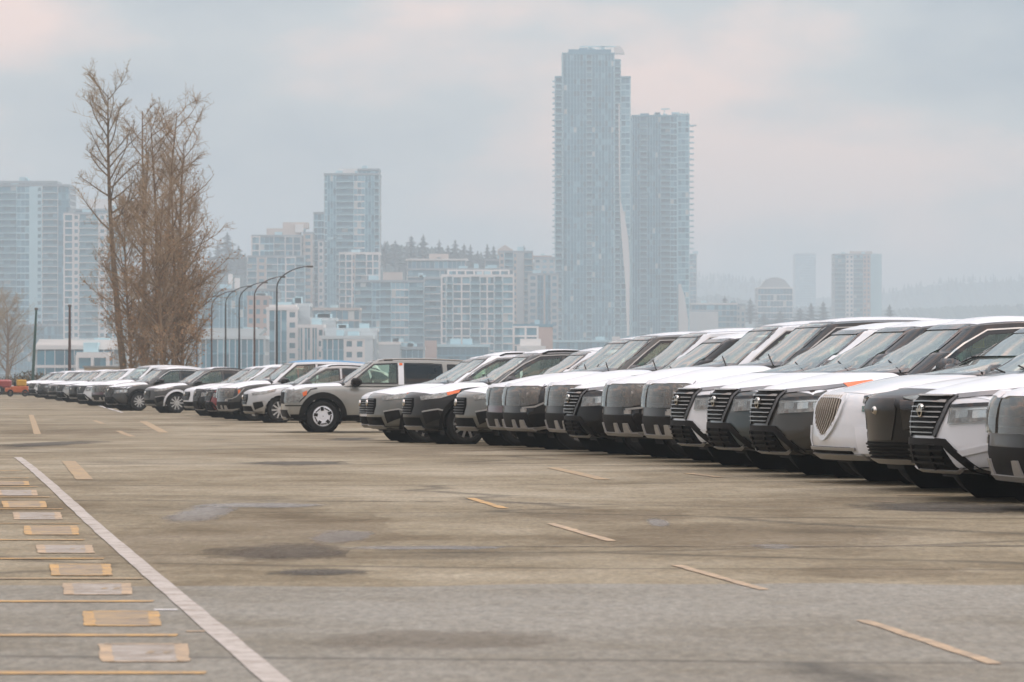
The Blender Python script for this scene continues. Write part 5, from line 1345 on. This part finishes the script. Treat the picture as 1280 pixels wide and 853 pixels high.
B = Block('apartment_tower', 'tall pale teal tower with white rooftop box in the centre-left skyline', 1640, 391, 475, 'tower')
B.vol(405, 474, 219, None, [(4, 'band', 'slab_edge', 'mid'), (11, 'fins', 'pale_panel', 'pale'), (22, 'balcony', 'pale_panel', 'mid'), (14, 'band', 'concrete_white', 'pale'), (12, 'fins', 'pale_panel', 'pale'), (6, 'balcony', 'slab_edge', 'dark')], y=0, depth=24)
B.vol(447, 474, 213, 219, [(1, 'band', 'slab_edge', 'mid')], y=1, depth=18); B.part('rooftop_box', 422, 449, 210, 219, 'roof_white', 5, 9)
B.vol(391, 406, 267, None, [(15, 'band', 'slab_edge', 'dark')], y=5, depth=16, core='metal_blue'); B.vol(398, 405, 302, None, [(1, 'punched', 'concrete_white', 'dark')], y=-3, depth=8)
B = Block('apartment_block', 'white framed block in front of the tall pale teal tower', 1560, 424, 474)
B.vol(424, 474, 318, None, [(8, 'balcony', 'concrete_white', 'dark'), (8, 'frame', 'concrete_white', 'dark'), (4, 'punched', 'concrete_warm', 'dark'), (14, 'balcony', 'concrete_white', 'mid'), (16, 'frame', 'concrete_white', 'mid')], y=0, depth=20, roof='concrete_white')
B = Block('office_block', 'blue glass office slab behind the line of street lamps', 1350, 240, 346)
B.vol(240, 346, 364, None, [(20, 'fins', 'metal_blue', 'mid'), (14, 'band', 'metal_blue', 'dark'), (40, 'fins', 'pale_panel', 'mid'), (12, 'solid', 'metal_blue'), (20, 'fins', 'pale_panel', 'mid')], y=0, depth=20, fh=3.4)
B.part('rooftop_box', 283, 288, 342, 364, 'crane_white', 8, 3); B.part('rooftop_box', 291, 297, 347, 364, 'crane_white', 8, 3)
B = Block('brick_block', 'pinkish brick block behind the second street lamp', 1250, 309, 336)
B.vol(309, 336, 373, None, [(1, 'punched', 'concrete_pink', 'mid')], y=0, depth=16, roof='concrete_pink')
B = Block('glass_hall', 'low glass hall with sloping pale roof at the foot of the street lamps', 900, 250, 332)
B.vol(250, 331, 424, None, [(1, 'fins', 'pale_white', 'mid')], y=0, depth=16, fh=3.2, roof='pale_white')
B.prism('shed_roof', [(248, 424), (256, 410), (331, 411), (318, 424)], .4, 12, 'pale_white')
B = Block('office_block', 'white office block with punched windows, tallest of the low white ones', 1000, 333, 372)
B.vol(333, 372, 388, None, [(3, 'solid', 'concrete_white'), (20, 'fins', 'concrete_white', 'mid'), (12, 'punched', 'concrete_white', 'dark')], y=0, depth=16, roof='concrete_white')
B.part('parapet_frieze', 336, 370, 381, 388, 'concrete_white', 1, 8); B.vol(368, 386, 383, None, [(1, 'solid', 'pale_white')], y=5, depth=12, roof='pale_white')
B = Block('office_block', 'middle low white office block with blue glass bays', 985, 372, 405)
B.vol(372, 405, 410, None, [(6, 'fins', 'concrete_white', 'mid'), (2, 'solid', 'concrete_white'), (7, 'fins', 'concrete_white', 'mid'), (2, 'solid', 'concrete_white'), (6, 'fins', 'concrete_white', 'mid'), (8, 'punched', 'concrete_white', 'dark')], y=0, depth=14, roof='concrete_white')
B.vol(386, 418, 401, None, [(1, 'solid', 'pale_white')], y=8, depth=12, roof='pale_white')
B = Block('office_block', 'lowest white office block, just above the silver SUV roof', 970, 402, 466)
B.vol(402, 466, 424, None, [(28, 'fins', 'concrete_white', 'mid'), (26, 'punched', 'concrete_white', 'dark'), (10, 'solid', 'pale_white')], y=0, depth=14, roof='pale_white', fh=3.2)
B.vol(404, 470, 414, None, [(1, 'solid', 'pale_white')], y=9, depth=10, roof='pale_white')
B = Block('parking_deck', 'long low warm grey deck between the white offices and the white framed block', 1300, 384, 450)
B.vol(384, 450, 388, None, [(1, 'band', 'concrete_warm', 'dark')], y=0, depth=14, fh=3.4, roof='concrete_warm')
# centre group
B = Block('apartment_block', 'blue balconied block with tan rooftop box left of the white grid block', 1480, 443, 552)
B.vol(443, 530, 353, None, [(22, 'balcony', 'slab_edge', 'dark'), (10, 'band', 'pale_panel', 'mid'), (14, 'balcony', 'slab_edge', 'dark'), (22, 'band', 'concrete_white', 'pale'), (19, 'balcony', 'slab_edge', 'mid')], y=0, depth=20)
B.vol(530, 552, 349, 440, [(1, 'balcony', 'concrete_white', 'mid')], y=3, depth=16); B.part('rooftop_box', 478, 502, 340, 353, 'concrete_warm', 5, 8)
B = Block('terraced_block', 'wide terraced block with flat overhanging roofs behind the white grid block', 1620, 507, 645)
B.vol(509, 642, 338, None, [(40, 'balcony', 'concrete_white', 'mid'), (50, 'band', 'concrete_white', 'dark'), (40, 'balcony', 'concrete_white', 'mid')], y=0, depth=20)
B.vol(509, 582, 326, 338, [(1, 'band', 'concrete_white', 'mid')], y=2, depth=14, roof='concrete_white'); B.part('rooftop_box', 536, 560, 317, 326, 'concrete_warm', 5, 8); B.part('rooftop_slab', 507, 585, 323.5, 325.5, 'concrete_white', 1, 14)
B = Block('apartment_block', 'white grid apartment block with dark balcony columns in the centre', 1440, 550, 643)
B.vol(552, 642, 346, None, [(6, 'frame', 'concrete_white', 'mid'), (8, 'balcony', 'slab_edge', 'dark'), (22, 'frame', 'concrete_white', 'dark'), (12, 'balcony', 'slab_edge', 'dark'), (18, 'frame', 'concrete_white', 'mid'), (10, 'balcony', 'slab_edge', 'dark'), (14, 'frame', 'concrete_white', 'pale')], y=0, depth=20, roof='concrete_white')
B.vol(560, 636, 338, 346, [(1, 'frame', 'concrete_white', 'mid')], y=3, depth=12)
B = Block('apartment_tower', 'tan and blue striped tower with a small hipped top', 1700, 606, 668, 'tower')
B.vol(624, 666, 316, None, [(6, 'punched', 'concrete_warm', 'mid'), (10, 'balcony', 'slab_edge', 'dark'), (4, 'punched', 'concrete_warm', 'mid'), (8, 'solid', 'concrete_mid'), (10, 'balcony', 'concrete_warm', 'mid')], y=0, depth=20)
B.vol(606, 626, 326, None, [(1, 'balcony', 'concrete_warm', 'mid')], y=2, depth=16); B.prism('hipped_top', [(622, 318), (622, 312), (631, 306), (641, 312), (641, 318)], 3, 8, 'concrete_warm')
B = Block('apartment_tower', 'narrow tan tower with one blue glass stripe beside the tallest tower', 1650, 660, 698, 'tower')
B.vol(660, 698, 344, None, [(12, 'punched', 'concrete_mid', 'mid'), (7, 'fins', 'metal_blue', 'dark'), (3, 'solid', 'concrete_warm'), (6, 'fins', 'metal_blue', 'mid'), (10, 'punched', 'concrete_mid', 'mid')], y=0, depth=18)
B.part('rooftop_box', 666, 690, 319, 323, 'concrete_pink', 8, 5); B.vol(668, 694, 323, 344, [(1, 'punched', 'concrete_mid', 'pale')], y=8, depth=10)
B = Block('market_hall', 'low tan hall with white box in front, at the foot of the tallest tower', 1150, 642, 692)
B.vol(642, 691, 409, None, [(30, 'frame', 'concrete_white', 'mid'), (19, 'solid', 'concrete_pink')], y=0, depth=14, roof='metal_blue'); B.part('white_box', 650, 676, 424, 446, 'roof_white', -8, 7); B.part('white_box', 646, 682, 433, 446, 'roof_white', -12, 4)
B = Block('podium_block', 'dark low podium under the white grid block', 1200, 538, 612)
B.vol(545, 612, 434, None, [(1, 'band', 'metal_blue', 'dark')], y=0, depth=12, roof='slab_edge', core='metal_blue'); B.part('pink_kiosk', 531, 546, 426, 448, 'concrete_pink', -4, 4)
B = Block('podium_block', 'pale low podium under the blue balconied block', 1150, 468, 530)
B.vol(468, 500, 431, None, [(1, 'solid', 'concrete_mid')], y=0, depth=12, roof='concrete_white'); B.vol(500, 530, 437, None, [(1, 'band', 'pale_panel', 'mid')], y=3, depth=10)
B = Block('podium_block', 'bluish low podium between the two glass towers', 1500, 690, 870)
B.vol(690, 870, 428, None, [(60, 'fins', 'metal_blue', 'mid'), (60, 'band', 'pale_panel', 'mid'), (60, 'fins', 'metal_blue', 'mid')], y=0, depth=14, fh=4, roof='pale_panel'); B.part('sign_box', 765, 775, 421, 427, 'crane_white', -2, 2)
# right-hand group
B = Block('slim_tower', 'slim dark tower just past the shorter glass tower', 2500, 862, 871, 'tower')
B.vol(862, 871, 319, None, [(1, 'band', 'concrete_mid', 'dark')], depth=18)
B = Block('office_block', 'low office building with flat roof past the glass towers', 1900, 862, 932)
B.vol(864, 922, 381, None, [(1, 'band', 'concrete_mid', 'mid')], depth=18, roof='concrete_white'); B.part('white_wing', 862, 897, 390, 420, 'concrete_white', -6, 6); B.vol(920, 932, 382, None, [(1, 'punched', 'concrete_mid', 'mid')], y=2, depth=14)
B = Block('round_block', 'eight-sided white banded block with tapered top on the skyline', 2300, 946, 992)
B.vol(947, 991, 361, None, [(1, 'band', 'concrete_white', 'dark')], depth=24, fh=3.8, roof='concrete_white'); B.prism('tapered_top', [(948, 361), (957, 350), (965, 347), (973, 347), (981, 350), (990, 361)], .5, 20, 'concrete_mid')
B = Block('faint_tower', 'faint flat-topped tower almost lost in the haze', 4300, 994, 1021, 'tower')
B.vol(994, 1020, 318, None, [(1, 'band', 'slab_edge', 'mid')], depth=30)
B = Block('apartment_tower', 'grey balconied tower standing alone on the hazy skyline', 2500, 1043, 1104, 'tower')
B.vol(1043, 1088, 319, None, [(14, 'balcony', 'concrete_mid', 'dark'), (10, 'punched', 'concrete_white', 'mid'), (12, 'balcony', 'concrete_mid', 'dark'), (9, 'punched', 'concrete_pink', 'mid')], depth=22)
B.vol(1088, 1103, 319, None, [(1, 'solid', 'pale_panel')], y=4, depth=18, roof='pale_panel'); B.part('rooftop_box', 1064, 1091, 314, 319, 'concrete_warm', 4, 9)

# ------------------------------------------------------------------ wooded hills behind the city
pbr('conifer', (.022, .056, .052), .95, var=.4, scale=.3)
pbr('woodland', (.025, .065, .060), .95, var=.45, scale=.02)
pbr('trunk_dark', (.06, .045, .035), .9)
def ridge(name, d, prof, depth, label=None, jag=2.0, step=2.2, seed=5):
    r_ = random.Random(seed); m = MB(); px0, px1 = prof[0][0], prof[-1][0]; n = int((px1-px0)/step); prev = None
    for i in range(n+1):
        px = px0+(px1-px0)*i/n; y = np.interp(px, [p[0] for p in prof], [p[1] for p in prof]); x = wx(px, d); z = wz(y, d)+r_.uniform(-1, 1)*jag
        cur = ((x, d-depth*.5, -1), (x, d-depth*.22, z*.62), (x, d, z), (x, d+depth, -1))
        if prev:
            for k in range(3): m.quad(prev[k], cur[k], cur[k+1], prev[k+1])
        prev = cur
    return m.build(name, MATS['woodland'], kind='structure', fixn=False, smooth=False)
ridge('hill', 2120, [(200, 350), (262, 335), (300, 325), (380, 330), (470, 304), (520, 308), (600, 318), (700, 330), (800, 352)], 500, seed=3)
ridge('hill', 5200, [(780, 350), (870, 349), (930, 352), (1000, 372), (1090, 372), (1150, 358), (1230, 352), (1330, 350), (1400, 360)], 900, seed=4, jag=2)
ridge('hill', 3600, [(840, 376), (900, 368), (960, 384), (1040, 384), (1090, 388), (1180, 384), (1330, 380), (1400, 390)], 600, seed=6, jag=1.5)
def conifer_mesh(seed, H=20.0, rad=4.2):
    r_ = random.Random(seed); m = MB()
    for k in range(620):
        t = r_.random()**.8; z = H*(.10+.90*t); r0 = rad*(1-t)**.85*(.75+.35*math.sin(t*38+seed))*r_.uniform(.6, 1.1); a = r_.uniform(0, 6.283)
        p = Vector((math.cos(a)*r0, math.sin(a)*r0, z-r0*.25)); c = Vector((math.cos(a)*r0*.25, math.sin(a)*r0*.25, z)); sd = Vector((-math.sin(a), math.cos(a), 0))*(.35+.30*r0*.5)
        m.poly([tuple(c), tuple((c+p)/2+sd), tuple(p), tuple((c+p)/2-sd)])
    m.tube([(0, 0, H*.9), (0, 0, H*1.03)], [.12, .02], 4)
    t_ = MB(); t_.tube([(0, 0, 0), (0, 0, H*.95)], [.4, .08], 6)
    return m.mesh('crown', MATS['conifer'], fixn=False), t_.mesh('trunk', MATS['trunk_dark'], fixn=False)
CM = [conifer_mesh(k, rad=r_) for k, r_ in enumerate((4.4, 3.6, 5.2, 4.0))]
def conifer(px, ytop, ybase, d, label, k, wide=1.0, group='tall conifers on the hill'):
    z0, z1 = wz(ybase, d), wz(ytop, d); s_ = (z1-z0)/20.6
    root = empty('conifer_tree', (wx(px, d), d, z0), random.uniform(0, 6), label=label, cat='tree', group=group); root.scale = (s_*wide*2.1, s_*wide*2.1, s_)
    for nm, me in (('crown', CM[k][0]), ('trunk', CM[k][1])):
        o = bpy.data.objects.new(nm, me); COL.objects.link(o); o.parent = root
for i, (px, yt, yb, wd, lab) in enumerate((
    (284, 289, 345, 1.5, 'large conifer between the bare trees and the stepped block, highest of its group'), (272, 303, 345, 1.3, 'conifer showing through the twigs of the bare trees'), (298, 306, 345, 1.3, 'conifer beside the stepped block, lower than its neighbour'), (306, 316, 348, 1.3, 'small conifer at the edge of the stepped block'), (262, 312, 350, 1.3, 'lowest conifer half hidden by the bare trees'),
    (481, 301, 335, 1.8, 'broad conifer right against the tall pale teal tower'), (494, 300, 335, 1.6, 'broad conifer, second after the tall pale teal tower'), (514, 294, 338, 1.7, 'round-topped conifer, widest of the centre hill'), (529, 292, 335, 1.2, 'slim tallest conifer of the centre hill'),
    (549, 299, 335, 1.3, 'conifer above the tan rooftop box of the terraced block'), (560, 306, 335, 1.3, 'lower conifer behind the tan rooftop box of the terraced block'), (569, 299, 335, 1.4, 'pointed conifer above the middle of the terraced block'), (580, 304, 338, 1.4, 'conifer above the end of the terraced block roof'), (588, 305, 338, 1.3, 'conifer next after the terraced block roof end'),
    (597, 313, 340, 1.3, 'small conifer beside the striped tower'), (609, 304, 335, 1.1, 'thin conifer just before the striped tower'), (617, 306, 335, 1.1, 'thin conifer touching the hipped top of the striped tower'), (655, 306, 335, 1.1, 'thin conifer behind the striped tower, on the side of the tallest tower'))):
    conifer(px, yt, yb, 1980+(i*37) % 90, lab, i % 4, wd)
for i, (px, yt, yb, wd, lab) in enumerate((
    (906, 370, 402, 1.6, 'hazy tree behind the low office building'), (938, 372, 405, 1.7, 'hazy tree just before the eight-sided block'), (1000, 384, 410, 1.8, 'hazy tree after the eight-sided block'), (1014, 378, 410, 1.5, 'pointed hazy tree halfway to the lone grey tower'),
    (1029, 376, 408, 1.4, 'tall hazy tree just before the lone grey tower'), (1112, 380, 408, 1.6, 'hazy tree just after the lone grey tower'), (975, 388, 412, 2.0, 'low broad hazy tree at the foot of the eight-sided block'), (955, 391, 412, 2.0, 'lowest hazy tree in front of the eight-sided block'))):
    conifer(px, yt, yb, 2150+(i*31) % 70, lab, i % 4, wd, 'hazy trees on the skyline')
m = MB(); r_ = random.Random(77)
for k in range(420):                                             # unbroken far wood: reads as one mass
    d = 5000+r_.uniform(-200, 280); px = r_.uniform(1080, 1400) if k % 3 else r_.uniform(860, 960); x = wx(px, d); yb = np.interp(px, [780, 870, 930, 1000, 1090, 1150, 1230, 1330, 1400], [350, 349, 352, 372, 372, 358, 352, 350, 360])
    z = wz(yb+r_.uniform(-3, 14), d); h = r_.uniform(6, 11); w = h*.26
    n = 6
    for lv in range(3):
        zz = z+h*(.05+.28*lv); rr = w*(1-.27*lv)
        ring = [(x+rr*math.cos(6.283*j/n)*r_.uniform(.75, 1.2), d+rr*math.sin(6.283*j/n), zz) for j in range(n)]; tip = (x, d, zz+h*.42)
        for j in range(n): m.poly([ring[j], ring[(j+1) % n], tip])
m.build('distant_woodland', MATS['conifer'], fixn=False, kind='stuff', label='hazy distant woodland along the far ridge', cat='woodland')

# ------------------------------------------------------------------ haze: one closed box of pale air
HAZE_DENS = 0.00047
hm = bpy.data.materials.new('haze_air'); hm.use_nodes = True; nt = hm.node_tree; nt.nodes.clear()
ho = nt.nodes.new('ShaderNodeOutputMaterial'); pv = nt.nodes.new('ShaderNodeVolumePrincipled')
pv.inputs['Density'].default_value = HAZE_DENS; pv.inputs['Color'].default_value = (.69, .805, .875, 1); pv.inputs['Anisotropy'].default_value = 0.0
nt.links.new(pv.outputs[0], ho.inputs['Volume'])
m = MB(); m.box(-6500, 6500, -500, 11500, -2.5, 182); m.build('haze', hm, kind='stuff', label='pale bluish haze filling the air', cat='haze')
